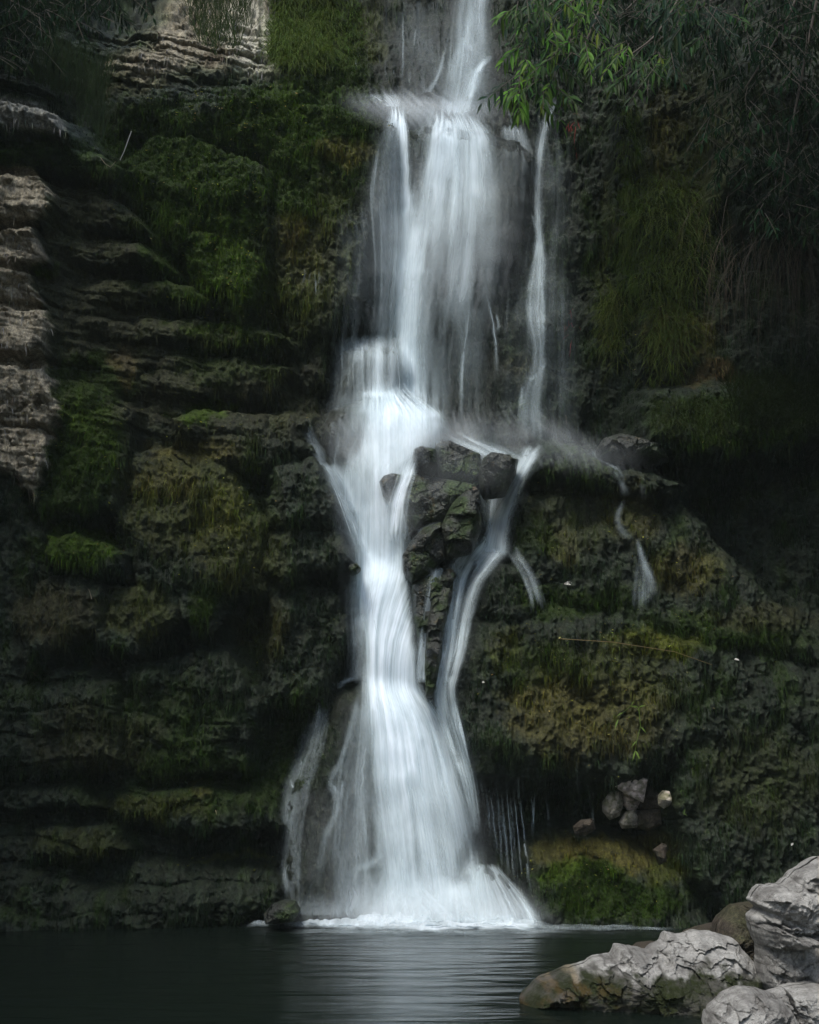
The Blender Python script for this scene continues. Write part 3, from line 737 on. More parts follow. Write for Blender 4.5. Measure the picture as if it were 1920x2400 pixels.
for pts in ([(715, 1090), (732, 1098), (748, 1130)], [(712, 1118), (735, 1122), (752, 1150)], [(690, 1000), (712, 1040), (730, 1100), (742, 1150)], [(664, 935), (674, 960), (684, 985)]):
    ribbon(pts, 8, 16, .22, acc=lower, n=2, spread=3, off=.08)

sheet([(1180, 736, 790, .5), (1232, 724, 790, .42), (1300, 722, 790, .35), (1360, 726, 790, .32), (1440, 720, 780, .25)], eL=.5, eR=.2, acc=lower, strands=70, wig=8)

sheet([(1470, 742, 790, .3), (1560, 722, 790, .26), (1650, 704, 790, .26), (1760, 692, 790, .25), (1860, 690, 790, .28), (1935, 690, 790, .4)], eL=.3, eR=.3, acc=lower, strands=90, wig=8, cores=0)
sheet([(1830, 778, 880, .0), (1860, 768, 930, .3), (1900, 750, 990, .7), (1945, 720, 1080, .95)], eL=.35, eR=.35, layers=2, acc=lower, cores=0, off=.16)
sheet([(1440, 745, 890, .05), (1520, 690, 950, .09), (1650, 640, 1000, .10), (1800, 610, 1050, .10), (1945, 590, 1140, .22)], eL=.4, eR=.25, top=.15, acc=lower, cores=0, off=.16)
sheet([(960, 690, 900, .1), (1080, 690, 890, .22), (1200, 705, 890, .22), (1330, 712, 900, .2), (1440, 720, 930, .12)], eL=.4, eR=.4, top=.15, bot=.15, acc=lower, cores=0, off=.16)
splash = sheet([(1818, 1004, 1030, .5), (1834, 992, 1054, .55), (1852, 982, 1074, .55), (1890, 968, 1108, .52), (1927, 960, 1136, .6), (1950, 950, 1150, .75)], eL=.25, eR=.12, layers=2, strands=130, off=.06, cores=0)

# --- foam where it lands
foam = Acc(); mist = Acc(); mist2 = Acc()


def foam_strip(y0, x0, x1, h, dens, seed):
    n = int((x1 - x0) / .012); xs = np.linspace(x0, x1, n); m = 24; s = np.linspace(0, 1, m)
    e = np.minimum(sstep(0, .14, (xs - x0) / (x1 - x0)), sstep(0, .14, (x1 - xs) / (x1 - x0)))
    hh = h * (.55 + .9 * np.abs(fbm(xs * 4, xs * 0 + seed, 4, seed, .6))) * (.35 + .65 * e)
    z = .012 + hh[:, None] * np.sin(np.pi * s ** .8)[None]; y = y0 - .45 * (s - .5)[None] * (.6 + .8 * np.abs(fbm(xs * 2.3, xs * 0 + seed, 4, seed + 5)))[:, None] + .16 * fbm(xs[:, None] * 3, s[None] * 2 + seed, 3, seed + 3)
    dd = dens * e[:, None] * sstep(0, .18, s)[None] * sstep(0, .3, 1 - s)[None]
    flow = np.stack([xs[:, None] * .18 + 0 * s, s[None] * .4 + 0 * xs[:, None], np.full((n, m), seed * 1.1)], -1)
    foam.add(np.stack([np.repeat(xs[:, None], m, 1), y, z], -1).reshape(-1, 3), gridfaces(n, m), flow.reshape(-1, 3), dd.ravel())


foam_strip(14.62, -1.15, 1.35, .10, .85, 3); foam_strip(14.50, -.9, 1.3, .07, .9, 5); foam_strip(14.38, -.75, 1.15, .05, .8, 8); foam_strip(14.72, -.6, 1.1, .16, .9, 12)
foam_strip(14.22, -1.1, 1.5, .012, .34, 23); foam_strip(14.02, -.8, 1.3, .010, .20, 29); foam_strip(14.45, .6, 2.4, .012, .30, 31)
foam_strip(14.58, .9, 2.1, .03, .30, 15); foam_strip(14.7, -1.5, -.6, .05, .4, 19)


def puff(rows, dens, off, rough=1., layers=2, acc=None):
    acc = acc or mist
    R = [(a, b, c, d * dens) for a, b, c, d in rows]
    sheet(R, off=off, eL=.45, eR=.45, top=.45, bot=.4, layers=layers, acc=acc, cores=0, gap=.09, wig=10, soft=10)


puff([(860, 640, 960, .5), (930, 660, 1000, 1), (1010, 700, 900, .6)], .30, .22)
puff([(850, 880, 1160, .4), (915, 870, 1250, 1), (990, 900, 1330, .5)], .28, .30)
puff([(905, 1130, 1330, .4), (950, 1130, 1370, 1), (1010, 1150, 1390, .4)], .06, .22)
puff([(920, 860, 1100, .4), (980, 850, 1110, 1), (1080, 840, 1090, .3)], .06, .62)
puff([(1820, 700, 1090, .3), (1900, 640, 1170, 1), (1956, 600, 1200, .9)], .38, .30, acc=mist2)
puff([(1880, 640, 1130, .4), (1925, 600, 1190, 1), (1962, 580, 1210, 1)], .36, .5, acc=mist2)
puff([(180, 700, 960, .4), (215, 700, 1060, 1), (280, 780, 1100, .4)], .30, .15)
puff([(300, 760, 1130, .5), (450, 740, 1150, 1), (700, 700, 1120, .6)], .14, .18)
puff([(940, 690, 860, .5), (1060, 690, 900, 1), (1180, 700, 880, .5)], .16, .25)
puff([(1600, 600, 1080, .5), (1800, 560, 1120, 1), (1900, 560, 1140, .7)], .05, .25, acc=mist2)

wf = thing_at('waterfall', [('upper_chute', chute, M_WATER), ('main_curtain', curtain, M_WATER), ('left_veil', left_veil, M_WATER), ('ledge_tier', tier, M_WATER),
                            ('lower_fall', lower, M_WATER), ('splash', splash, M_WATER), ('foam', foam, M_WATER), ('spray', mist, M_MIST), ('base_spray', mist2, M_MIST)],
              'tall silky white waterfall dropping in tiers down the mossy cliff into the pool', 'waterfall')

# --- side streams
thin = sheet([(200, 1166, 1192, .12), (232, 1150, 1170, .3), (300, 1133, 1147, .4), (367, 1126, 1139, .5), (450, 1127, 1141, .55), (520, 1130, 1144, .6), (552, 1122, 1150, .5), (616, 1108, 1154, .38), (690, 1112, 1153, .38), (730, 1126, 1150, .4), (782, 1118, 1153, .3), (815, 1098, 1148, .28), (882, 1090, 1150, .2), (935, 1086, 1152, .1)], eL=.35, eR=.35, strands=60, cores=0, off=.10, layers=2)
sheet([(225, 1060, 1200, .05), (300, 1070, 1215, .10), (600, 1040, 1230, .10), (930, 1030, 1240, .10)], eL=.3, eR=.3, top=.2, bot=.1, acc=thin, cores=0, off=.10, strands=60)
for pts, d in (([(1136, 400), (1134, 500), (1134, 560), (1142, 640), (1140, 730)], .8), ([(1144, 735), (1148, 765), (1130, 790), (1104, 812), (1098, 860), (1093, 920)], .55), ([(1128, 560), (1112, 610), (1112, 680), (1116, 740)], .35), ([(1142, 600), (1146, 700), (1144, 735), (1128, 780)], .5), ([(1118, 870), (1124, 900), (1128, 930)], .35), ([(1120, 450), (1130, 490)], .5), ([(1072, 230), (1080, 262), (1078, 280)], .4)):
    ribbon(pts, 5, 10, d, acc=thin, n=2, spread=1)
thing_at('thin_waterfall', [('stream', thin, M_WATER)], 'thin wispy thread of falling water just right of the main curtain, below the leafy branches', 'waterfall')

side = sheet([(936, 1100, 1150, .4), (968, 1092, 1130, .65), (1000, 1074, 1108, .72), (1040, 1056, 1092, .72), (1075, 1034, 1082, .62), (1110, 1026, 1072, .62), (1175, 1010, 1066, .7)], eL=.3, eR=.3, layers=2, strands=90, cores=0, off=.16)
sheet([(1040, 1024, 1072, .4), (1060, 1020, 1070, .45), (1100, 1018, 1060, .45), (1150, 1022, 1058, .5)], eL=.3, eR=.3, acc=side, strands=30, cores=0)
ribbon([(1008, 1020), (1014, 1050), (1022, 1090), (1018, 1140)], 10, 18, .55, acc=side, n=3, spread=2)
sheet([(1126, 1006, 1072, .5), (1152, 980, 1078, .7), (1170, 958, 1074, .68), (1192, 938, 1046, .55), (1210, 938, 1026, .52), (1236, 944, 1012, .58), (1266, 938, 1004, .6), (1316, 934, 990, .6), (1366, 932, 982, .6), (1402, 924, 970, .64), (1460, 914, 956, .68), (1496, 916, 966, .62), (1552, 934, 980, .55), (1609, 954, 994, .5), (1680, 976, 1006, .42), (1760, 992, 1016, .3)], eL=.25, eR=.25, layers=2, strands=420, acc=side, cores=1., off=.26, bot=.2)
sheet([(1196, 914, 936, .6), (1240, 904, 926, .8), (1300, 890, 912, .65), (1360, 882, 904, .6), (1440, 874, 898, .5)], eL=.3, eR=.3, acc=side, strands=30, cores=0, off=.28, layers=2)
sheet([(996, 850, 900, .22), (1040, 852, 910, .2), (1120, 850, 920, .15), (1180, 850, 930, .16), (1260, 856, 920, .12)], eL=.3, eR=.4, acc=side, strands=26, cores=0, bot=.3)
for pts, d in (([(862, 1150), (880, 1125), (905, 1110), (930, 1100)], .35), ([(885, 1000), (960, 1020), (1000, 1026)], .35), ([(893, 1065), (897, 1100)], .6), ([(871, 1095), (868, 1130)], .5), ([(940, 960), (936, 1000)], .35), ([(912, 950), (910, 1000)], .5), ([(985, 1030), (948, 1075), (925, 1095)], .45), ([(1020, 990), (1014, 1020)], .5), ([(890, 1350), (888, 1400), (884, 1450)], .5), ([(925, 1208), (908, 1255), (898, 1320)], .6)):
    ribbon(pts, 6, 12, d, acc=side, n=2, spread=1.5, off=.12)
sheet([(1150, 1056, 1084, .4), (1170, 1066, 1100, .22), (1190, 1082, 1122, .16), (1212, 1096, 1136, .16), (1235, 1104, 1142, .2), (1262, 1112, 1146, .24), (1290, 1118, 1160, .06)], eL=.35, eR=.35, acc=side, strands=40, cores=0, off=.16, top=.2, bot=.3)
sheet([(908, 915, 950, .3), (926, 915, 1030, .6), (944, 960, 1090, .6), (964, 1030, 1125, .55), (984, 1060, 1118, .3)], eL=.3, eR=.4, top=.5, acc=side, cores=0, layers=2, off=.2)
thing_at('side_cascade', [('stream', side, M_WATER)], 'narrow branching cascade running down between the dark ledge rocks right of the main fall', 'waterfall')

sheet([(925, 915, 1012, .16), (945, 908, 1022, .26), (990, 905, 1024, .22), (1030, 890, 1020, .18), (1110, 860, 960, .16)], eL=.25, eR=.25, acc=side, cores=0, strands=90, off=.45, bot=.3, top=.1)
rt = ribbon([(1240, 950), (1275, 966), (1305, 1000), (1310, 1030)], 14, 8, .3, off=.10, n=3, spread=3)
for pts, d in (([(1304, 1010), (1312, 1028), (1316, 1046)], .75), ([(1314, 1050), (1302, 1090), (1318, 1125), (1342, 1134)], .22), ([(1342, 1132), (1354, 1176), (1372, 1225), (1378, 1258)], .45), ([(1352, 1018), (1366, 1050)], .25)):
    ribbon(pts, 8, 16, d * .9, acc=rt, n=3, spread=2.5, off=.13)
sheet([(1170, 1340, 1362, .2), (1220, 1332, 1376, .22), (1262, 1326, 1380, .24), (1285, 1326, 1382, .1)], eL=.3, eR=.3, acc=rt, cores=0, strands=50, off=.12, top=.3, bot=.3)
thing_at('right_trickle', [('stream', rt, M_WATER)], 'faint trickle over the mossy outcrop on the right, below its misty ledge', 'waterfall')

lt = ribbon([(699, 1473), (668, 1492), (634, 1590), (614, 1650), (607, 1770), (609, 1875)], 16, 36, .22, n=4, spread=6)
sheet([(1480, 665, 700, .26), (1560, 640, 690, .2), (1660, 606, 660, .2), (1770, 590, 640, .16), (1890, 590, 640, .2)], eL=.35, eR=.35, acc=lt, cores=0, strands=46, wig=8)
ribbon([(757, 1425), (725, 1435), (708, 1450)], 8, 12, .6, acc=lt, n=3, spread=3)
ribbon([(756, 1458), (724, 1600), (704, 1650), (718, 1690), (696, 1758), (677, 1880)], 8, 18, .34, acc=lt, n=4, spread=7)
ribbon([(782, 1668), (782, 1815), (745, 1833), (733, 1880)], 8, 20, .4, acc=lt, n=3, spread=4)
for pts in ([(637, 1600), (632, 1615)], [(702, 1652), (710, 1675)], [(612, 1640), (618, 1658), (645, 1662), (652, 1640)], [(722, 1640), (718, 1690)], [(606, 1800), (600, 1840), (606, 1880)]):
    ribbon(pts, 4, 8, .7, acc=lt, n=2, spread=1)
sheet([(1880, 600, 700, .05), (1905, 575, 720, .25), (1930, 560, 740, .3)], eL=.4, eR=.3, acc=lt, cores=0)
thing_at('left_trickle', [('stream', lt, M_WATER)], 'sparse trickles over the dark rock left of the lowest fan of the waterfall', 'waterfall')

# --- single jets of water dripping from the overhang (each its own) and the small drips elsewhere
drips = [(1003, 1630, 1009, 1700), (1012, 1645, 1020, 1690), (1022, 1650, 1034, 1760), (1031, 1660, 1048, 1800), (1046, 1650, 1058, 1830), (1054, 1655, 1072, 1842), (1064, 1640, 1080, 1850), (1072, 1665, 1090, 1850),
         (1080, 1650, 1100, 1850), (1093, 1665, 1112, 1860), (1091, 1630, 1094, 1690), (1118, 1672, 1124, 1740), (1126, 1665, 1120, 1760), (1146, 1655, 1156, 1745), (1214, 1600, 1218, 1690), (1233, 1630, 1246, 1720), (1247, 1655, 1252, 1760), (1038, 1640, 1064, 1790), (1086, 1640, 1120, 1880)]
for i, (a, b, c, d) in enumerate(drips):
    ac = ribbon([(a, b), (a + (c - a) * .35, b + (d - b) * .3), (c, d)], RNG.uniform(1.6, 3.0), RNG.uniform(3, 6), RNG.uniform(.7, 1.) if i < 13 else .5, off=.10, n=2, spread=1.2)
    ac2 = None
    side_txt = 'under the overhanging tufa beside the lowest fan' if i < 14 else 'dripping past the mouth of the small cave'
    thing_at('drip', [('jet', ac, M_WATER)], 'thin string of water ' + side_txt, 'water drip', 'strings of water under the overhang' if i < 14 else 'drips before the cave')
for i, (a, b, h) in enumerate([(654, 570, 45), (662, 565, 60), (671, 568, 55), (668, 590, 30), (848, 20, 150), (798, 90, 50), (812, 120, 55), (828, 140, 50), (862, 145, 30), (750, 120, 30), (876, 60, 40), (640, 560, 40)]):
    ac = ribbon([(a, b), (a + RNG.uniform(-3, 3), b + h * .5), (a + RNG.uniform(-4, 5), b + h)], 2., 4, .38, off=.03, n=1 if i != 4 else 3, spread=1)
    hi_ = i >= 4 and i < 11
    thing_at('drip', [('jet', ac, M_WATER)], 'fine trickle on the dark wet wall left of the upper fall' if hi_ else 'fine drip hanging from the ochre tufa left of the main curtain', 'water drip', 'trickles on the upper wall' if hi_ else 'drips on the ochre tufa')

# ------------------------------------------------------------------ loose rocks and boulders
def boulder(name, poly, Yc, T, label, cat='rock', group=None, N=360, Mr=110, look='white', back=None, cell=2.2, facet=.10, seed=1, bot=None, tilt=.0, waterline=None, rnd=2.4, centre=None):
    """a closed rock: its outline at its own distance, rounded front and back, broken into facets and cracks"""
    P = np.array([W(a, b, Yc) for a, b in poly])
    c = P.mean(0) if centre is None else np.array(W(*centre, Yc))
    Q = np.vstack([P, P[:1]]); L = np.concatenate([[0], np.cumsum(np.hypot(*np.diff(Q, axis=0).T))])
    q = np.linspace(0, L[-1], N, endpoint=False)
    B = np.stack([np.interp(q, L, Q[:, 0]), np.interp(q, L, Q[:, 1])], -1)
    for _ in range(2): B = .25 * np.roll(B, 1, 0) + .5 * B + .25 * np.roll(B, -1, 0)
    size = np.sqrt(np.ptp(P[:, 0]) * np.ptp(P[:, 1]))
    B = B + .018 * min(1, size) * np.stack([fbm(B[:, 0] * 9, B[:, 1] * 9, 4, seed), fbm(B[:, 0] * 9, B[:, 1] * 9, 4, seed + 7)], -1)
    t = np.linspace(0, 1, Mr) ** .8
    xz = c[None, None] + t[:, None, None] * (B - c)[None]
    x = xz[..., 0]; z = xz[..., 1]
    prof = np.maximum(1 - t ** rnd, 0) ** .5
    sc = cell
    a1, a2, rr, fc = worley(x * sc + .40 * fbm(x * 2.4, z * 2.4, 5, seed + 2, .6), z * sc * 1.25 + .40 * fbm(x * 2.4, z * 2.4, 5, seed + 3, .6) + seed * .37, seed + 11)
    b1, b2, r2, fc2 = worley(x * sc * 2.7 + .4 * fbm(x * 5, z * 5, 4, seed + 4, .6), z * sc * 3.1 + .4 * fbm(x * 5, z * 5, 4, seed + 5, .6), seed + 31)
    cm = sstep(-.15, .25, fbm(x * 2.2, z * 2.2, 3, seed + 77)) * (0. if look == 'wetmoss' else 1.)
    crack = sstep(.05, .0, a2 - a1) * .03 * cm + sstep(.05, .0, b2 - b1) * .007 * cm
    ri = 1 - np.abs(fbm(x * 3.2, z * 4.2, 5, seed + 79, .55)) * 2
    nn = fbm(x * 5, z * 5, 5, seed + 41, .55); n2 = fbm(x * 22, z * 22, 3, seed + 47)
    rel = facet * (fc * 4.4 + .22 * (rr - .5)) + facet * .26 * (fc2 * 4.0 + .18 * (r2 - .5)) - crack * min(1, size * 1.2) + facet * .40 * nn + facet * .12 * n2 - facet * .15 * sstep(.85, 1., ri)
    rel = rel * np.minimum(1, (1 - t) * 6 + .12)[:, None]
    yf = Yc - T * prof[:, None] - rel + tilt * (z - c[1])
    yb = Yc + (back or T) * prof[:, None] + .5 * rel + tilt * (z - c[1])
    nr, nb = Mr, N
    def ring(y):
        return np.stack([x, y, z], -1).reshape(-1, 3)
    Vv = np.concatenate([ring(yf), ring(yb)])
    i = np.arange(nr * nb).reshape(nr, nb)
    f = np.stack([i[:-1], np.roll(i, -1, 1)[:-1], np.roll(i, -1, 1)[1:], i[1:]], -1).reshape(-1, 4)
    Fc = np.concatenate([f, f[:, ::-1] + nr * nb])
    X2 = np.concatenate([x.ravel()] * 2); Z2 = np.concatenate([z.ravel()] * 2)
    m1 = fbm(X2 * 3, Z2 * 3, 5, seed + 61); m2 = fbm(X2 * 12, Z2 * 12, 4, seed + 67); ck = np.concatenate([(np.maximum(sstep(.05, .0, a2 - a1) * cm, .8 * sstep(.93, 1., ri))).ravel()] * 2)
    wt = np.full(X2.shape, .1)

    def mixin(Al, col, w): return Al * (1 - w[:, None]) + np.array(col) * w[:, None]
    if look == 'white':
        Al = np.array([.35, .345, .318]) * (1 + .35 * m1 + .35 * m2)[:, None]
        Al = mixin(Al, (.13, .125, .115), .7 * sstep(.0, .35, m1 + .6 * m2))
        Al = mixin(Al, (.05, .045, .04), .8 * ck)
        if waterline is not None:
            hgt = Z2 - waterline
            Al = mixin(Al, (.20, .17, .11), sstep(.45, .75, sstep(.9, .1, (X2 - P[:, 0].min()) / .75) + .5 * m1))
            k = sstep(.235, .175, hgt + .16 * m1 + .10 * m2)
            Al = mixin(Al * 1.0, (.017, .022, .006), k); wt = wt * (1 - k) + .4 * k
            k2 = sstep(.16, .05, np.abs(hgt - .10 + .06 * m2)) * sstep(.7, .2, (X2 - P[:, 0].min()) / 1.2) * sstep(-.1, .3, m2)
            Al = mixin(Al, (.10, .055, .018), .4 * k2)
    elif look == 'cave':
        Al = np.array([.66, .56, .50] if seed in (137, 141) else [.40, .36, .29]) * (1 + .4 * m1 + .4 * m2)[:, None]
        Al = mixin(Al, (.10, .105, .04), .8 * sstep(-.05, .35, m2 + .5 * m1)); wt[:] = .2
    elif look == 'brown':
        Al = np.array([.045, .037, .028]) * (1 + .4 * m1 + .4 * m2)[:, None]; wt[:] = .3
        Al = mixin(Al, (.03, .035, .014), .7 * sstep(.0, .4, m1))
    elif look == 'tanstone':
        Al = np.array([.24, .19, .13]) * (1 + .4 * m1 + .5 * m2)[:, None]
    else:
        Al = np.array([.024, .027, .022]) * (1 + .4 * m1 + .5 * m2)[:, None]; wt[:] = 1.3
        k = sstep(-.15, .3, m1 + .35 * m2); Al = mixin(Al, (.022, .036, .012), k); wt = wt * (1 - .6 * k)
        Al = mixin(Al, (.10, .065, .022), .5 * sstep(.3, .6, m2 - .3 * m1))
    base = np.array([c[0], Yc, P[:, 1].min()])
    o = mesh(name, Vv - base, Fc, M_ROCK if look in ('white', 'cave', 'tanstone') else M_CLIFF, {'albedo': np.clip(Al, .004, .7), 'wet': wt})
    o.location = base
    return tag(o, label, cat, group)


boulder('boulder', [(1091, 2112), (1098, 2089), (1125, 2066), (1149, 2057), (1176, 2044), (1206, 2035), (1226, 2031), (1253, 2017), (1287, 2010), (1299, 1992), (1337, 1996), (1368, 2002), (1378, 1990), (1399, 1981), (1407, 1965), (1434, 1971), (1472, 1962), (1503, 1965), (1546, 1979), (1580, 2010), (1602, 2050), (1610, 2100), (1590, 2160), (1480, 2175), (1300, 2170), (1150, 2165), (1100, 2150)],
        10.35, .55, 'long low pale grey boulder tapering to a mossy ochre point in the pool', 'boulder', N=700, Mr=190, cell=2.3, facet=.15, seed=3, waterline=.0, rnd=1.9, centre=(1400, 2085), tilt=.35)
boulder('boulder', [(1584, 1969), (1578, 1927), (1596, 1909), (1578, 1896), (1600, 1865), (1646, 1861), (1655, 1852), (1684, 1829), (1725, 1808), (1800, 1790), (1900, 1800), (1960, 1900), (1950, 2060), (1850, 2120), (1725, 2110), (1640, 2095), (1604, 2082), (1592, 2040), (1594, 1992)],
        10.2, .6, 'tallest whitish boulder at the right edge, craggy and cracked, above the smaller ones', 'boulder', N=600, Mr=170, cell=2.4, facet=.22, seed=23, rnd=2.2, centre=(1740, 1970), tilt=.15)
boulder('boulder', [(1480, 2170), (1484, 2146), (1492, 2123), (1515, 2107), (1530, 2091), (1561, 2082), (1600, 2082), (1632, 2096), (1662, 2123), (1680, 2156), (1690, 2230), (1600, 2280), (1490, 2270), (1470, 2220)],
        9.45, .4, 'rounded pale grey boulder cut by the bottom edge, in front of the tall craggy one', 'boulder', N=460, Mr=130, cell=3.0, facet=.15, seed=37, tilt=.2)
boulder('boulder', [(1612, 2092), (1660, 2080), (1712, 2072), (1790, 2085), (1830, 2160), (1800, 2260), (1690, 2260), (1660, 2150)],
        9.6, .4, 'cracked pale boulder wedged in the bottom right corner at the foot of the tall one', 'boulder', N=420, Mr=120, cell=3.4, facet=.12, seed=43, tilt=.3)
boulder('boulder', [(1500, 2010), (1508, 1948), (1516, 1930), (1543, 1904), (1580, 1900), (1640, 1900), (1660, 2000), (1620, 2080), (1540, 2080)],
        11.2, .5, 'dark brown shaded boulder behind the long pale one', 'boulder', N=320, Mr=100, look='brown', cell=2.6, facet=.12, seed=51)
boulder('boulder', [(1440, 1966), (1470, 1955), (1507, 1945), (1540, 1950), (1560, 2010), (1450, 2020)],
        11.8, .4, 'low brown rock just behind the crest of the long pale boulder', 'boulder', N=260, Mr=80, look='brown', facet=.08, seed=57)
boulder('boulder', [(1330, 2000), (1345, 1988), (1380, 1984), (1410, 1990), (1420, 2030), (1340, 2030)],
        10.9, .3, 'small olive brown rock peeping over the middle of the long pale boulder', 'boulder', N=200, Mr=60, look='brown', facet=.06, seed=59)


def seat(px, py): return float(hit(np.array([px]), np.array([py]), DM)[0])


LEDGE = [
    ([(868, 962), (872, 948), (888, 943), (918, 950), (924, 985), (905, 1004), (874, 996)], 15.15, .25, 'smallest blocky mossy rock at the left end of the ledge, against the white fall', 65),
    ([(916, 940), (926, 929), (942, 930), (1012, 958), (1022, 1024), (985, 1034), (925, 1010)], 15.25, .25, 'wet sloping ledge rock veiled by spray, between two darker blocks', 71),
    ([(1008, 995), (1016, 968), (1030, 957), (1092, 970), (1086, 1000), (1064, 1042), (1020, 1048), (1010, 1030)], 15.0, .3, 'square dark mossy block on the ledge just left of the side cascade', 77),
    ([(1256, 945), (1268, 925), (1302, 916), (1350, 928), (1392, 946), (1410, 972), (1340, 975), (1262, 965)], 15.4, .3, 'low rounded rock blurred by spray, farthest right on the ledge', 89),
    ([(852, 1006), (872, 998), (930, 1008), (1004, 1022), (1006, 1080), (960, 1108), (900, 1116), (862, 1130), (850, 1080)], 15.12, .22, 'broad wet rock face under the ledge blocks, streaked with thin water', 203),
    ([(846, 1172), (866, 1138), (892, 1112), (930, 1100), (944, 1130), (938, 1175), (900, 1215), (866, 1228), (850, 1205)], 15.02, .25, 'rounded greenish rock filmed with water at the right rim of the white chute', 211),
    ([(866, 1232), (900, 1212), (950, 1195), (962, 1210), (925, 1290), (905, 1350), (888, 1380), (872, 1310)], 15.1, .22, 'dark slanting rock below the greenish one, between chute and side cascade', 219),
    ([(908, 1225), (932, 1200), (958, 1205), (952, 1260), (934, 1330), (926, 1400), (912, 1470), (896, 1470), (894, 1380), (900, 1300)], 15.0, .2, 'long narrow dark rock dividing the two lower branches of the side cascade', 227),
    ([(924, 1120), (948, 1062), (985, 1030), (1010, 1034), (1016, 1110), (994, 1166), (940, 1178)], 14.98, .3, 'tall dark wet rock standing between the main fall and the side cascade', 95),
    ([(799, 1014), (808, 1002), (826, 996), (850, 1000), (846, 1028), (834, 1046), (820, 1056), (806, 1044)], 15.14, .10, 'small dark rounded rock sticking out of the white water', 101),
    ([(733, 1196), (738, 1188), (752, 1186), (760, 1196), (752, 1206), (738, 1206)], 14.95, .10, 'tiny dark stone at the left rim of the narrow white chute', 113),
    ([(555, 1925), (572, 1905), (596, 1896), (622, 1900), (632, 1918), (620, 1940), (560, 1945)], 14.45, .2, 'flat brown rock at the waterline, left of the foam', 119)]
for poly, Y, T, lab, sd in LEDGE:
    boulder('rock', poly, Y, T, lab, 'rock', N=240, Mr=80, look='wetmoss', cell=3.2, facet=.075, seed=sd, back=.5, rnd=3.6)
boulder('rock', [(980, 1036), (988, 1027), (1002, 1026), (1007, 1032), (998, 1038), (985, 1041)], 14.9, .06, 'pale tan stone lying on top of the tall dark rock', 'rock', N=90, Mr=30, look='tanstone', cell=8, facet=.03, seed=131)
CAVE = [
    ([(1300, 1655), (1312, 1636), (1330, 1632), (1358, 1642), (1350, 1685), (1312, 1665)], 15.35, .12, 'pinkish pale stone, largest in the little cave', 'cave', 137),
    ([(1312, 1664), (1344, 1688), (1336, 1706), (1322, 1704), (1312, 1690)], 15.32, .1, 'pale wedge of stone under the pinkish one in the cave', 'cave', 141),
    ([(1272, 1690), (1284, 1672), (1304, 1668), (1310, 1690), (1302, 1715), (1285, 1722), (1273, 1708)], 15.3, .14, 'lumpy mossy stone at the left mouth of the cave', 'cave', 145),
    ([(1306, 1730), (1318, 1712), (1330, 1704), (1340, 1720), (1338, 1740), (1312, 1742)], 15.3, .12, 'small lichen spotted stone at the bottom of the cave', 'cave', 149),
    ([(1334, 1722), (1345, 1708), (1385, 1706), (1388, 1735), (1362, 1746), (1340, 1742)], 15.36, .12, 'dull brown stone beside the lichen spotted one in the cave', 'brown', 153),
    ([(1350, 1645), (1372, 1652), (1388, 1680), (1386, 1702), (1350, 1700), (1344, 1686), (1358, 1664)], 15.4, .12, 'dark reddish brown stone to the right of the pinkish one in the cave', 'brown', 157),
    ([(1388, 1676), (1396, 1667), (1408, 1668), (1412, 1682), (1408, 1694), (1398, 1700), (1388, 1692)], 14.95, .1, 'bright lichen crusted knob at the right rim of the cave', 'cave', 161),
    ([(1210, 1740), (1225, 1728), (1245, 1726), (1250, 1745), (1232, 1758), (1214, 1756)], 14.85, .12, 'lichen covered stone on the ochre mound left of the cave', 'brown', 167),
    ([(1378, 1790), (1394, 1778), (1402, 1782), (1400, 1812), (1388, 1818)], 14.7, .08, 'purplish flat stone leaning at the right of the ochre mound', 'brown', 171)]
for poly, Y, T, lab, lk, sd in CAVE:
    cx_, cy_ = np.mean([p[0] for p in poly]), np.mean([p[1] for p in poly]); poly = [(cx_ + 1.22 * (a - cx_), cy_ + 1.18 * (b - cy_)) for a, b in poly]
    Yh = seat(np.mean([p[0] for p in poly]), np.mean([p[1] for p in poly]))
    boulder('rock', poly, min(Y - .18, Yh + .02), T, lab, 'rock', N=140, Mr=46, look=lk, cell=7, facet=.035, seed=sd)

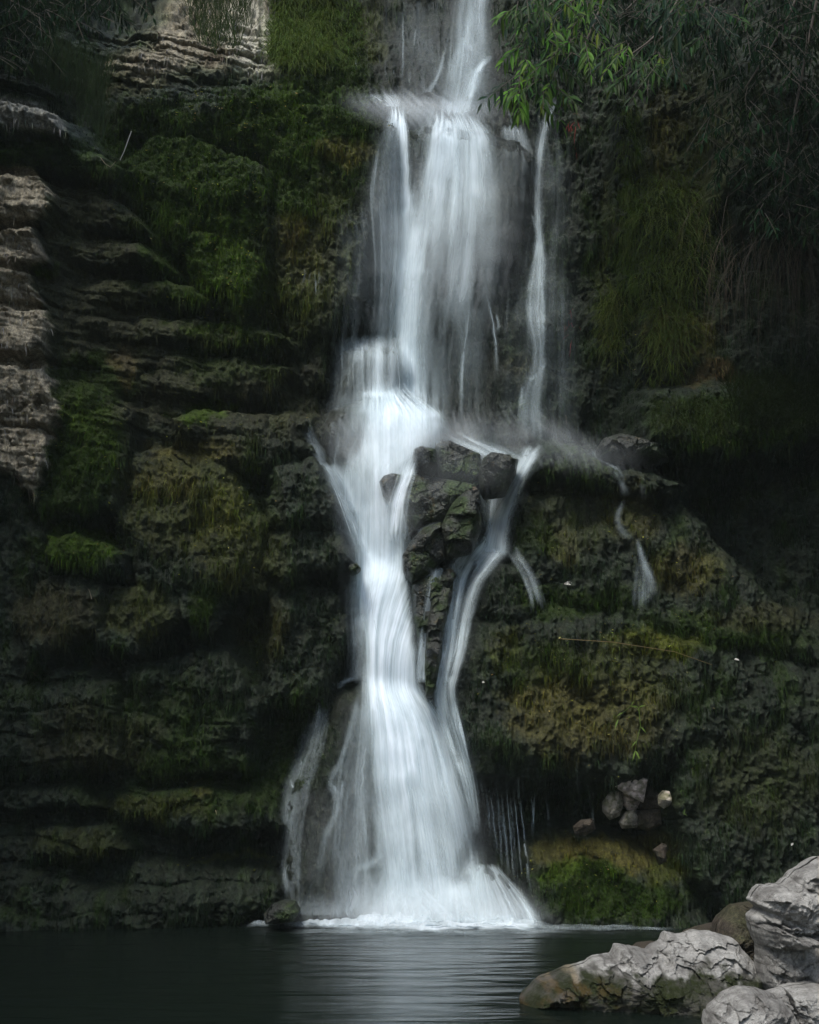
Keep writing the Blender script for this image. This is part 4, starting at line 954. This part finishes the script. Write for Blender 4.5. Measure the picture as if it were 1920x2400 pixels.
# ------------------------------------------------------------------ vegetation
def blades(px, py, L, col, width=.006, droop=1., out=.35, seed=0, seg=4, colvar=.4, sidesp=.35, off=0., Fld=None, up=.3):
    """grass-like blades rooted on the cliff at the given photo pixels: they start outward and bend down"""
    n = len(px); r = np.random.default_rng(seed)
    Y = hit(px, py, Fld if Fld is not None else D) - off
    x, z = W(np.asarray(px), np.asarray(py), Y)
    L = np.asarray(L) * r.uniform(.55, 1.25, n)
    dx = r.normal(0, sidesp, n); dy = -np.abs(r.normal(out, .2, n)); dz = r.normal(up, .25, n)
    V = np.zeros((n, seg * 2 + 1, 3)); P = np.stack([x, Y, z], -1); dirv = np.stack([dx, dy, dz], -1)
    dirv /= np.linalg.norm(dirv, axis=1)[:, None]
    wv = width * r.uniform(.6, 1.4, n)
    ang = r.uniform(-.6, .6, n); sx = np.cos(ang); sy = np.sin(ang)
    for k in range(seg + 1):
        w = wv * (1 - k / seg) ** .6 * .5
        if k < seg:
            V[:, 2 * k] = P - np.stack([w * sx, w * sy, 0 * w], -1); V[:, 2 * k + 1] = P + np.stack([w * sx, w * sy, 0 * w], -1)
        else: V[:, 2 * k] = P
        P = P + dirv * (L / seg)[:, None]
        dirv = dirv + np.array([0, 0, -1.]) * droop * (.5 + .25 * k); dirv /= np.linalg.norm(dirv, axis=1)[:, None]
    b = (np.arange(n) * (2 * seg + 1))[:, None]
    q = np.concatenate([b + np.array([2 * k, 2 * k + 1, 2 * k + 3, 2 * k + 2])[None] for k in range(seg - 1)])
    t3 = b + np.array([2 * seg - 2, 2 * seg - 1, 2 * seg])[None]
    cc = np.array(col)[None] * (1 + colvar * r.uniform(-1, 1, (n, 1))) * (1 + .15 * r.uniform(-1, 1, (n, 3)))
    return V.reshape(-1, 3), [q, t3], np.repeat(cc, 2 * seg + 1, 0)


def inpoly(poly, n, seed):
    r = np.random.default_rng(seed); P = np.array(poly, float); lo, hi = P.min(0), P.max(0); out = np.zeros((0, 2))
    while len(out) < n:
        q = r.uniform(lo, hi, (n * 2, 2)); s = sdf(q[:, 0], q[:, 1], poly)
        clump = perlin(q[:, 0] * .03, q[:, 1] * .03, seed) + .5 * perlin(q[:, 0] * .1, q[:, 1] * .1, seed + 1)
        q = q[(s + 12 * perlin(q[:, 0] * .05, q[:, 1] * .05, seed + 2) > 0) & (clump > r.uniform(-.7, .4, len(q)))]; out = np.vstack([out, q])
    return out[:n]


def plant(name, poly, n, L, col, label, cat, group=None, seed=0, kind=None, **kw):
    q = inpoly(poly, n, seed)
    V, Fc, A = blades(q[:, 0], q[:, 1], np.full(n, L), col, seed=seed + 1, **kw)
    base = np.array([V[:, 0].mean(), V[:, 1].max(), V[:, 2].min()])
    o = mesh(name, V - base, Fc, M_LEAF, {'albedo': np.clip(A, .002, .6)}, smooth=False); o.location = base
    return tag(o, label, cat, group, kind)


plant('hanging_grass', [(568, -30), (700, -30), (706, 60), (698, 130), (660, 165), (600, 150), (566, 120), (575, 60)], 5200, .30, (.055, .085, .012), 'thick bright green cushion of hanging grass left of the upper fall', 'grass', seed=1, width=.007, droop=.9, out=.6, up=.5)
plant('hanging_grass', [(700, 0), (760, 0), (770, 100), (740, 150), (700, 140)], 1200, .16, (.05, .08, .014), 'darker moss and grass pad between the bright cushion and the wet wall', 'grass', seed=3, droop=1., out=.4)
plant('grass_tuft', [(385, -20), (500, -20), (530, 60), (500, 125), (430, 110), (395, 50)], 800, .34, (.030, .046, .014), 'dark grass tuft growing on the pale bedded rock at the top', 'grass', seed=5, droop=.16, out=.3, up=1.3, sidesp=.5)
plant('grass_tuft', [(60, 130), (150, 120), (235, 170), (215, 300), (160, 260), (70, 200)], 1300, .36, (.024, .040, .014), 'dark grass slope above the grey rounded slab at upper left', 'grass', seed=7, droop=.18, out=.3, up=1.3, sidesp=.5)
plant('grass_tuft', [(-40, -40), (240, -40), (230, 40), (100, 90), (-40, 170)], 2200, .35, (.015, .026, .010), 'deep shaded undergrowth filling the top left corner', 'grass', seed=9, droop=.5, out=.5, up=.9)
plant('hanging_grass', [(1345, 390), (1440, 370), (1490, 480), (1470, 640), (1430, 760), (1370, 700), (1345, 560)], 2600, .34, (.045, .066, .010), 'yellow green grass strands hanging on the right wall above the bare earth', 'grass', seed=11, droop=.7, out=.25, width=.006, up=.0)
plant('hanging_grass', [(1265, 620), (1312, 610), (1318, 730), (1290, 780), (1265, 700)], 900, .3, (.075, .10, .018), 'small light green grass tuft hanging left of the mossy strip', 'grass', seed=13, droop=.7, out=.25, up=.1)
plant('hanging_grass', [(1300, 230), (1345, 220), (1350, 600), (1318, 650), (1302, 500)], 1500, .16, (.045, .070, .010), 'long narrow strip of smooth green moss running down the right wall', 'moss', seed=15, droop=1.1, out=.2, up=-.4)
plant('hanging_grass', [(1350, 700), (1420, 690), (1440, 800), (1370, 800)], 350, .24, (.075, .105, .02), 'thin grass wisps hanging under the ochre wall, above the ferny bank', 'grass', seed=17, droop=.6, out=.3, up=-.2)
plant('grass_tuft', [(1530, 810), (1725, 790), (1760, 900), (1700, 940), (1540, 900)], 2200, .34, (.020, .032, .008), 'dark green grass bank under the dry roots at the right edge', 'grass', seed=19, droop=.5, out=.5, up=.6)
plant('grass_tuft', [(1370, 840), (1520, 850), (1540, 930), (1380, 920)], 1500, .14, (.034, .050, .012), 'low leafy moss bank on the right, beside the ledge with spray', 'grass', seed=21, droop=.7, out=.5, up=.4)
plant('dry_roots', [(1575, 480), (1715, 460), (1725, 520), (1600, 530)], 170, 1.05, (.065, .056, .040), 'dry grey brown roots hanging in a curtain at the right edge', 'roots', seed=23, droop=.6, out=.12, width=.004, seg=7, up=-.4, sidesp=.45)
plant('dry_roots', [(1480, 400), (1560, 400), (1570, 600), (1490, 650)], 80, .75, (.085, .07, .045), 'sparse brown roots hanging on the right wall beside the yellow green grass', 'roots', seed=25, droop=.6, out=.1, width=.004, seg=7, up=-.5)
plant('dry_roots', [(1440, 90), (1700, 60), (1700, 330), (1470, 300)], 120, .5, (.05, .045, .03), 'thin bare twigs in the dark shrub at upper right', 'roots', seed=26, droop=.3, out=.2, width=.004, seg=6, sidesp=.7)
plant('red_roots', [(1195, 215), (1212, 225), (1214, 320), (1204, 330)], 16, .22, (.22, .035, .035), 'fine red rootlets on the wet wall under the leafy branches', 'roots', seed=27, droop=.8, out=.08, width=.006, up=-.5)
plant('red_roots', [(1190, 630), (1208, 640), (1206, 720), (1192, 715)], 14, .2, (.22, .035, .04), 'fine red rootlets low on the wet wall, right of the thin fall', 'roots', seed=29, droop=.8, out=.08, width=.006, up=-.5)

# moss pile, leaves of liverworts and straw: nobody could count these
r = np.random.default_rng(77)
NM = 900000
qx = r.uniform(0, 1725, NM); qy = r.uniform(0, 1960, NM)
Yq = np.full(NM, 15.6)
for _ in range(7):
    xq, zq = W(qx, qy, Yq); Yq = .4 * Yq + .6 * sample(D, xq, zq)
xq, zq = W(qx, qy, Yq)
mw = sample(mossw, xq, zq); keep = (r.uniform(0, 1, NM) < mw * .6) & (np.abs(Yq - sample(D, xq, zq)) < .03)
kx, ky = qx[keep], qy[keep]
colm = np.stack([sample(A[..., i], xq[keep], zq[keep]) for i in range(3)], -1)


def quickblades(px, py, Y, L, colA, width, droop, out, seg, seed, sidesp=.35, up=0., lay=0.):
    global hit
    old = hit; hit = lambda *a, **k: Y
    Vv, Fc, A0 = blades(px, py, L, (1, 1, 1), width=width, droop=droop, out=out, seg=seg, seed=seed, sidesp=sidesp, up=up, colvar=.55)
    hit = old
    return Vv, Fc, A0 * np.repeat(colA, 2 * seg + 1, 0)


Vv, Fc, Am = quickblades(kx, ky, Yq[keep], np.full(len(kx), .045), colm * np.array([1.5, 1.6, 1.2]), .007, 1.1, .6, 2, 91)
o = mesh('moss', Vv, Fc, M_MOSS, {'albedo': np.clip(Am, .002, .3)}, smooth=False)
tag(o, 'dense green moss pile covering the cliff', kind='stuff')

tw = sample(tufa * rough, xq, zq) * np.clip(.35 + 1.5 * perlin(qx * .02, qy * .012, 15), 0, 1)
kh = (r.uniform(0, 1, NM) < tw * .24) & (np.abs(Yq - sample(D, xq, zq)) < .03)
colh = np.stack([sample(A[..., i], xq[kh], zq[kh]) for i in range(3)], -1) * r.uniform(.5, 2.2, (int(kh.sum()), 1))
Vv, Fc, Am = quickblades(qx[kh], qy[kh], Yq[kh], np.full(int(kh.sum()), .10), colh, .007, 1.6, .35, 3, 93, .15, -.6)
o = mesh('hanging_moss', Vv, Fc, M_MOSS, {'albedo': np.clip(Am, .002, .2)}, smooth=False)
tag(o, 'dark strands of wet moss trailing down the tufa', kind='stuff')
FLECK = [(470, 520, 110, 150, 1.), (420, 230, 100, 50, .9), (500, 250, 80, 60, .6), (350, 380, 100, 80, .4), (640, 300, 120, 80, .25), (480, 690, 80, 50, .4), (400, 980, 110, 60, .6), (480, 1120, 90, 120, .5), (430, 880, 60, 40, .6), (1230, 1830, 110, 50, 1.2), (1250, 1480, 200, 130, .35), (1330, 1090, 200, 90, .3), (1350, 1350, 120, 50, .6), (1450, 1200, 80, 60, .5), (1400, 650, 80, 120, .4), (170, 940, 120, 120, .5), (190, 1150, 100, 40, .5), (1180, 1330, 160, 70, .3), (480, 1810, 120, 12, .9), (600, 1450, 100, 140, .25), (1500, 930, 90, 20, .5), (640, 130, 50, 20, .8)]
pr = sum(w * blob(a, b, c, d, qx, qy) for a, b, c, d, w in FLECK) * np.clip(.3 + 1.4 * perlin(qx * .04, qy * .04, 5), 0, 1.5)
kf = r.uniform(0, 1, NM) < pr * .045
nf = int(kf.sum())
base_c = np.where(r.uniform(0, 1, (nf, 1)) < .7, np.array([[.20, .22, .035]]), np.array([[.30, .25, .10]]))
Vv, Fc, Am = quickblades(qx[kf], qy[kf], Yq[kf] - .01, np.full(nf, .028), base_c, .016, .5, .8, 2, 95, .7)
o = mesh('liverwort_leaves', Vv, Fc, M_MOSS, {'albedo': np.clip(Am, .002, .5)}, smooth=False)
tag(o, 'tiny yellow green leaves scattered over the moss', kind='stuff')
nd = 46
dq = np.stack([r.uniform(40, 1500, nd), r.uniform(850, 1900, nd)], -1)
dq = dq[(dq[:, 0] < 560) | (dq[:, 0] > 1150)]
Yd = hit(dq[:, 0], dq[:, 1])
Vv, Fc, Am = quickblades(dq[:, 0], dq[:, 1], Yd - .02, np.full(len(dq), .13), np.tile([[.32, .29, .18]], (len(dq), 1)), .005, .25, .4, 5, 99, .8)
o = mesh('dry_straw', Vv, Fc, M_LEAF, {'albedo': np.clip(Am, .002, .5)}, smooth=False)
tag(o, 'loose straws and dead stems caught on the rock', kind='stuff')


def tube(pts, r0, r1, n=6):
    P = np.array(pts, float); m = len(P); V = []
    for i in range(m):
        d = P[min(i + 1, m - 1)] - P[max(i - 1, 0)]; d /= np.linalg.norm(d) + 1e-9
        a = np.cross(d, [0.3, .9, .2]); a /= np.linalg.norm(a); b = np.cross(d, a); rr = r0 + (r1 - r0) * i / (m - 1)
        for k in range(n):
            t = 2 * math.pi * k / n; V.append(P[i] + rr * (math.cos(t) * a + math.sin(t) * b))
    Fc = [[i * n + k, i * n + (k + 1) % n, (i + 1) * n + (k + 1) % n, (i + 1) * n + k] for i in range(m - 1) for k in range(n)]
    return np.array(V), np.array(Fc)


def leaf(p, d, up, L, wid):
    """a pointed leaf folded along its midrib and curling down at the tip"""
    d = d / np.linalg.norm(d); s = np.cross(d, up); s /= np.linalg.norm(s) + 1e-9; n = np.cross(s, d)
    V = []; prof = [0, .55, .95, 1., .72, .36, 0]
    for k, w in enumerate(prof):
        t = k / 6; c = p + d * L * t - np.array([0, 0, 1.]) * L * .35 * t * t
        if k in (0, 6): V.append(c)
        else: V += [c - s * wid * w + n * wid * .35 * w, c, c + s * wid * w + n * wid * .35 * w]
    Fq = [[1, 2, 5, 4], [2, 3, 6, 5], [4, 5, 8, 7], [5, 6, 9, 8], [7, 8, 11, 10], [8, 9, 12, 11], [10, 11, 14, 13], [11, 12, 15, 14]]
    Ft = [[0, 2, 1], [0, 3, 2], [13, 14, 16], [14, 15, 16]]
    return np.array(V), np.array(Fq), np.array(Ft)


M_BARK = plain_material('twig_bark', (.05, .04, .028))
LEAFCOL = dict(bright=(.050, .112, .014), mid=(.018, .042, .010), dark=(.006, .013, .006), blue=(.010, .026, .012))  # lit and shaded foliage told apart by leaf colour


def branch(name, roots, sprays, label, cat='branch', seed=0, group=None):
    """roots: limbs as polylines of (px, py, Y); sprays: (px, py, Y, dx px, dy px, leaflets, size, colour)"""
    rg = np.random.default_rng(seed)
    TV, TF, nv = [], [], 0; LV, LQ, LT, LC, ln = [], [], [], [], 0

    def P3(a, b, Y): x, z = W(a, b, Y); return np.array([x, Y, z])
    for rt_ in roots:
        pts = [P3(*q) for q in rt_]; tck = np.linspace(0, 1, len(pts)); qq = np.linspace(0, 1, 14)
        pts = np.stack([np.interp(qq, tck, [p[i] for p in pts]) for i in range(3)], -1)
        pts = gblur(pts, 1.2, 0)
        V, Fc = tube(pts, .016, .006); TV.append(V); TF.append(Fc + nv); nv += len(V)
    for (a, b, Y, dx, dy, k, sz, cn) in sprays:
        p = P3(a, b, Y); e = P3(a + dx, b + dy, Y - rg.uniform(-.1, .35))
        pts = np.array([p + (e - p) * t - np.array([0, 0, 1.]) * .10 * np.linalg.norm(e - p) * (t * t - .3 * t) for t in np.linspace(0, 1, k + 1)])
        V, Fc = tube(pts, .0035, .0015, 4); TV.append(V); TF.append(Fc + nv); nv += len(V)
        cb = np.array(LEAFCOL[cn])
        for i in range(1, k + 1):
            ax_ = pts[i] - pts[i - 1]; ax_ /= np.linalg.norm(ax_)
            for sgn in ((-1, 1) if i < k else (0,)):
                sd = np.cross(ax_, np.array([rg.normal(0, .5), -1, rg.normal(.3, .4)])); sd /= np.linalg.norm(sd) + 1e-9
                d = ax_ * rg.uniform(.4, .9) + sgn * sd * rg.uniform(.5, .95) + np.array([0, rg.normal(0, .3), -.30])
                L = sz * rg.uniform(.7, 1.25) * (.75 + .5 * math.sin(math.pi * i / (k + 1)))
                V, q, t = leaf(pts[i], d, np.array([rg.normal(0, .4), -.7, .8]), L, L * rg.uniform(.10, .145))
                LV.append(V); LQ.append(q + ln); LT.append(t + ln); ln += len(V)
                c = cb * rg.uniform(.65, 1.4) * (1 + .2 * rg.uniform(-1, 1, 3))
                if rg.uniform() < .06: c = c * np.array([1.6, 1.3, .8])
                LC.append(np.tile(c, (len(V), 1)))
    allV = np.concatenate(TV); base = np.array([allV[:, 0].mean(), allV[:, 1].max(), allV[:, 2].max()])
    e = empty(name, base, label, cat, group)
    mesh('stem', allV - base, TF, M_BARK, None, e)
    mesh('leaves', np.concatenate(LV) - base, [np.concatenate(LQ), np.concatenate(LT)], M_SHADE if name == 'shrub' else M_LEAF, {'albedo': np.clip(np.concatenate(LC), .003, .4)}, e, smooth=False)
    return e


def fill(poly, n, seed, Y, sz, cols, spread=.5, lenpx=(45, 90), bias=-.2, down=.55):
    rg = np.random.default_rng(seed); q = inpoly(poly, n, seed); out = []
    for a, b in q:
        th = rg.normal(0, .9); L = rg.uniform(*lenpx)
        out.append((a, b, Y + rg.uniform(-spread, spread), L * (math.sin(th) + bias), L * (down + .4 * rg.uniform(-1, 1)), int(rg.integers(4, 7)), sz, cols[rg.integers(len(cols))]))
    return out


branch('leafy_branch', [[(1330, -140, 14.9), (1230, -60, 14.7), (1150, 20, 14.5), (1090, 60, 14.4)], [(1330, -140, 14.9), (1220, 60, 14.7), (1150, 130, 14.5), (1110, 190, 14.4)], [(1330, -140, 14.9), (1230, 100, 14.7), (1190, 180, 14.6)]],
       fill([(1075, -20), (1290, -30), (1270, 60), (1200, 130), (1180, 190), (1110, 205), (1085, 160), (1110, 90), (1068, 30)], 120, 31, 14.5, .092, ['bright', 'mid', 'bright', 'mid', 'blue']) +
       [(1085, 15, 14.3, -35, 20, 5, .12, 'bright'), (1100, 95, 14.3, -45, 35, 6, .11, 'bright'), (1098, 170, 14.3, -40, 40, 6, .11, 'bright'), (1140, 190, 14.3, 20, 45, 6, .11, 'bright'), (1170, 185, 14.3, 40, 25, 6, .11, 'mid'), (1110, 200, 14.3, -15, 40, 5, .11, 'bright')],
       'bright green leafy branch hanging over the top right of the upper fall', seed=41)
branch('leafy_branch', [[(1500, -160, 14.6), (1430, 0, 14.5), (1380, 80, 14.4), (1320, 120, 14.3)]],
       fill([(1290, 95), (1390, 60), (1420, 120), (1390, 150), (1300, 165)], 22, 33, 14.3, .085, ['mid', 'blue', 'mid', 'bright']) + [(1320, 110, 14.2, -45, 10, 6, .11, 'mid'), (1330, 150, 14.2, -45, 35, 6, .11, 'mid'), (1360, 130, 14.2, 35, 15, 5, .11, 'mid')],
       'dim leafy twig reaching left above the yellow green hanging grass', seed=43)
branch('leafy_branch', [[(1620, -160, 14.2), (1540, -40, 14.1), (1480, 20, 14.0), (1420, 40, 13.9)]],
       fill([(1395, -20), (1560, -30), (1550, 40), (1500, 90), (1440, 60)], 46, 35, 14.0, .078, ['blue', 'blue', 'mid']) + [(1500, 60, 13.9, 40, 45, 6, .12, 'blue'), (1450, 40, 13.9, -35, 40, 5, .12, 'blue'), (1410, 10, 13.9, -20, 30, 5, .12, 'blue')],
       'bluish green leafy branch at the top, right of the bright one', seed=45)
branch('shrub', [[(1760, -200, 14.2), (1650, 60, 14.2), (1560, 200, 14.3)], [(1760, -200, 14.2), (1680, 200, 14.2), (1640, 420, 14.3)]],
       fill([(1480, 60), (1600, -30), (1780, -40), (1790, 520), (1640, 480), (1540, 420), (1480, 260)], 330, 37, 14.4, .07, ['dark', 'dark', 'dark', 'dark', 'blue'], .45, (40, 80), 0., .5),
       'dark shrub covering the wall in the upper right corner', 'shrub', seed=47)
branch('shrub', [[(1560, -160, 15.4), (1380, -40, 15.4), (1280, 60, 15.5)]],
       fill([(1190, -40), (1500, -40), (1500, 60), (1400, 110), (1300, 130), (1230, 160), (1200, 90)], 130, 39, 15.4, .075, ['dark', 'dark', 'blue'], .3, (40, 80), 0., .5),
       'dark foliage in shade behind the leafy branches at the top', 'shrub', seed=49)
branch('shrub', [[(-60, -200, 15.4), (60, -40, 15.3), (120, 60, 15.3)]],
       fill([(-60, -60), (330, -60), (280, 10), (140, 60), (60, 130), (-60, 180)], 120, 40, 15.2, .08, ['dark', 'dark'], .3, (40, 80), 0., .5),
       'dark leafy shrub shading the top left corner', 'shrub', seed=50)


def shade_tree():  # added out of view so its shade falls on the right wall
    rg = np.random.default_rng(61)
    foot = np.array([5.2, 12.0, 9.0]); e = empty('sunshade', foot, 'leafy tree added out of view to shade the right wall', 'sunshade')
    tips = []; TV, TF, n = [], [], 0

    def limb(a, b, r0, r1, sag):
        nonlocal n
        t = np.linspace(0, 1, 10)[:, None]; P = a + (b - a) * t + np.array([0, 0, 1.]) * sag * np.sin(np.pi * t) + .10 * rg.normal(0, 1, (10, 3)) * np.sin(np.pi * t)
        V, Fc = tube(P, r0, r1, 8); TV.append(V - foot); TF.append(Fc + n); n += len(V); return P
    trunk = limb(foot, np.array([2.9, 10.4, 12.3]), .20, .10, .5)
    for k in range(11):
        p = trunk[int(rg.integers(3, 10))]; q = np.array([rg.uniform(.9, 4.4), rg.uniform(8.6, 11.8), rg.uniform(11.4, 13.0)])
        L = limb(p, q, .06, .015, .2); tips += [L[i] for i in (4, 6, 8, 9)]
    mesh('trunk', np.concatenate(TV), TF, M_BARK, None, e)
    LV, LQ, LT, LC, m = [], [], [], [], 0
    for p in tips:
        for _ in range(95):
            c = p + rg.normal(0, .42, 3) * np.array([1, 1, .55])
            v, q, t = leaf(c, rg.normal(0, 1, 3) + np.array([0, 0, -.4]), np.array([rg.normal(0, .3), 0, 1.]), rg.uniform(.14, .24), .035)
            LV.append(v); LQ.append(q + m); LT.append(t + m); m += len(v); LC.append(np.tile(np.array(LEAFCOL['mid']) * rg.uniform(.7, 1.5), (len(v), 1)))
    mesh('crown', np.concatenate(LV) - foot, [np.concatenate(LQ), np.concatenate(LT)], M_LEAF, {'albedo': np.concatenate(LC)}, e, smooth=False)


shade_tree()


def sprig(name, pts, leaves, r0, col, label, cat, seed, off=.06):
    Y = float(hit(np.array([pts[0][0]]), np.array([pts[0][1]]))[0]) - off
    rg = np.random.default_rng(seed)
    P = np.array([[*W(a, b, Y)] for a, b in pts]); P3 = np.stack([P[:, 0], np.full(len(P), Y), P[:, 1]], -1); base = P3[0].copy()
    V, Fc = tube(P3 - base, r0, r0 * .5, 6)
    AV, AQ, AC = [V], [Fc], [np.tile(col, (len(V), 1))]; n = len(V); AT = []
    for i, dx, dy, L in leaves:
        v, q, t = leaf(P3[i] - base, np.array([dx, -.3, -dy]), np.array([0, -1, .3]), L, L * .09)
        AV.append(v); AQ.append(q + n); AT.append(t + n); n += len(v); AC.append(np.tile(np.array(col) * rg.uniform(.8, 1.3), (len(v), 1)))
    o = mesh(name, np.concatenate(AV), [np.concatenate(AQ)] + ([np.concatenate(AT)] if AT else []), M_LEAF, {'albedo': np.concatenate(AC)}); o.location = base
    return tag(o, label, cat)


sprig('stick', [(277, 276), (262, 318), (247, 350), (237, 384)], [], .006, (.36, .36, .33), 'pale bare stick leaning against the mossy wall at upper left', 'stick', 1, .12)
sprig('twig', [(212, 332), (222, 345), (233, 352), (244, 340)], [], .004, (.20, .17, .12), 'thin dead twig beside the foot of the pale stick', 'twig', 2, .10)
sprig('green_sprig', [(1345, 1490), (1349, 1530), (1341, 1560), (1338, 1580)], [(1, .6, .5, .07), (2, -.7, .5, .07), (3, .6, 1, .09), (3, -.4, 1, .08), (0, -1, -.5, .09), (0, .8, -.6, .08)], .004, (.10, .16, .03), 'fresh green sprig dangling from the overhang above the cave', 'plant', 3, .12)
sprig('green_sprig', [(1344, 1495), (1330, 1485), (1312, 1500), (1302, 1514)], [(1, .3, -1, .07), (2, -1, .3, .07), (3, -.5, 1, .08)], .003, (.09, .14, .03), 'small green runner branching left from the dangling sprig', 'plant', 4, .12)
sprig('green_sprig', [(1432, 1666), (1440, 1680), (1443, 1700), (1437, 1712)], [(1, 1, .3, .05), (2, -.3, 1, .06), (3, .8, .2, .05), (0, .8, -.3, .06)], .003, (.07, .11, .03), 'tiny green seedling on the wall right of the cave', 'plant', 5, .08)
sprig('stick', [(1180, 1345), (1290, 1352), (1420, 1372), (1500, 1400)], [], .004, (.16, .12, .06), 'thin brown stick lying along the mossy lip of the overhang', 'stick', 6, .3)


def pale_leaf(px, py, L, ang, label):
    Y = float(hit(np.array([px]), np.array([py]))[0]) - .05; x, z = W(px, py, Y)
    v, q, t = leaf(np.zeros(3), np.array([math.cos(ang), -.2, math.sin(ang)]), np.array([0, -1, .6]), L, L * .22)
    o = mesh('fallen_leaf', v, [q, t], M_LEAF, {'albedo': np.tile([[.62, .60, .55]], (len(v), 1))}); o.location = (x, Y, z)
    tag(o, label, 'leaf')


pale_leaf(1188, 1230, .10, .3, 'white fallen leaf on the dark mossy step of the right outcrop')
pale_leaf(1014, 1438, .05, .6, 'tiny pale leaf stuck to the overhanging tufa beside the side cascade')
pale_leaf(1666, 1781, .05, 1.2, 'small pale leaf on the dark wall above the tall boulder')
pale_leaf(1546, 1388, .05, .1, 'little pale leaf on the sloping dark moss at right')

# ------------------------------------------------------------------ pool and ground
def flat(name, x0, x1, y0, y1, z, m, label):
    V = np.array([[x0, y0, z], [x1, y0, z], [x1, y1, z], [x0, y1, z]])
    return tag(mesh(name, V, np.array([[0, 1, 2, 3]]), m), label, kind='structure')


flat('water', -30, 30, -6, 17, 0., M_POOL, 'dark still pool at the foot of the waterfall')
flat('ground', -60, 60, -60, 60, -.9, plain_material('gravel_bed', (.12, .11, .09), .9, 6), 'gravel bed of the valley')

# ------------------------------------------------------------------ damp air in the gorge
def box(name, lo, hi, m):
    (a, b, c), (d, e, f) = lo, hi
    V = [(x, y, z) for z in (c, f) for y in (b, e) for x in (a, d)]
    return mesh(name, V, np.array([[0, 2, 3, 1], [4, 5, 7, 6], [0, 1, 5, 4], [2, 6, 7, 3], [0, 4, 6, 2], [1, 3, 7, 5]]), m, smooth=False)


hz = NT('damp_air')
hz.t.links.new(hz.n('ShaderNodeVolumePrincipled', {'Color': (.80, .95, .88, 1), 'Density': .0005, 'Anisotropy': 0.}).outputs[0], hz.out.inputs['Volume'])
tag(box('haze', (-62, -62, -1.95), (62, 62, 16), hz.m), 'thin damp haze in the gorge', kind='stuff')

# ------------------------------------------------------------------ light, camera, render
ELEV, AZ = math.radians(56), math.radians(-28)                      # high sun behind thin cloud, from behind the viewer's left shoulder
w = bpy.data.worlds.new('World'); scene.world = w; w.use_nodes = True
nt = w.node_tree; bg = nt.nodes['Background']
sky = nt.nodes.new('ShaderNodeTexSky'); sky.sky_type = 'NISHITA'; sky.sun_disc = False
sky.sun_elevation = ELEV; sky.sun_rotation = math.pi + AZ * -1; sky.air_density = 1.0; sky.dust_density = 2.0
nt.links.new(sky.outputs[0], bg.inputs[0]); bg.inputs[1].default_value = .12
sl = bpy.data.lights.new('sun', 'SUN'); sl.energy = 1.6; sl.angle = math.radians(22); sl.color = (1, .98, .95)
so = bpy.data.objects.new('sun', sl); COL.objects.link(so)
sdir = Vector((math.sin(AZ) * math.cos(ELEV), -math.cos(AZ) * math.cos(ELEV), math.sin(ELEV)))
so.rotation_euler = sdir.to_track_quat('Z', 'Y').to_euler()

cam = bpy.data.cameras.new('camera'); co = bpy.data.objects.new('camera', cam); COL.objects.link(co)
co.location = (0, 0, CAMZ); co.rotation_euler = (math.pi / 2, 0, 0)
cam.sensor_fit = 'AUTO'; cam.sensor_width = 36; cam.lens = F / 2156 * 36; cam.shift_y = (HY - 1078) / 2156; cam.clip_end = 2000
scene.camera = co
scene.view_settings.view_transform = 'Standard'; scene.view_settings.look = 'None'; scene.view_settings.gamma = 1; scene.view_settings.exposure = 1.3
c = scene.cycles
c.volume_bounces = 0; c.max_bounces = 7; c.diffuse_bounces = 3; c.glossy_bounces = 2; c.transmission_bounces = 2; c.transparent_max_bounces = 48
c.use_denoising = True; c.caustics_reflective = False; c.caustics_refractive = False
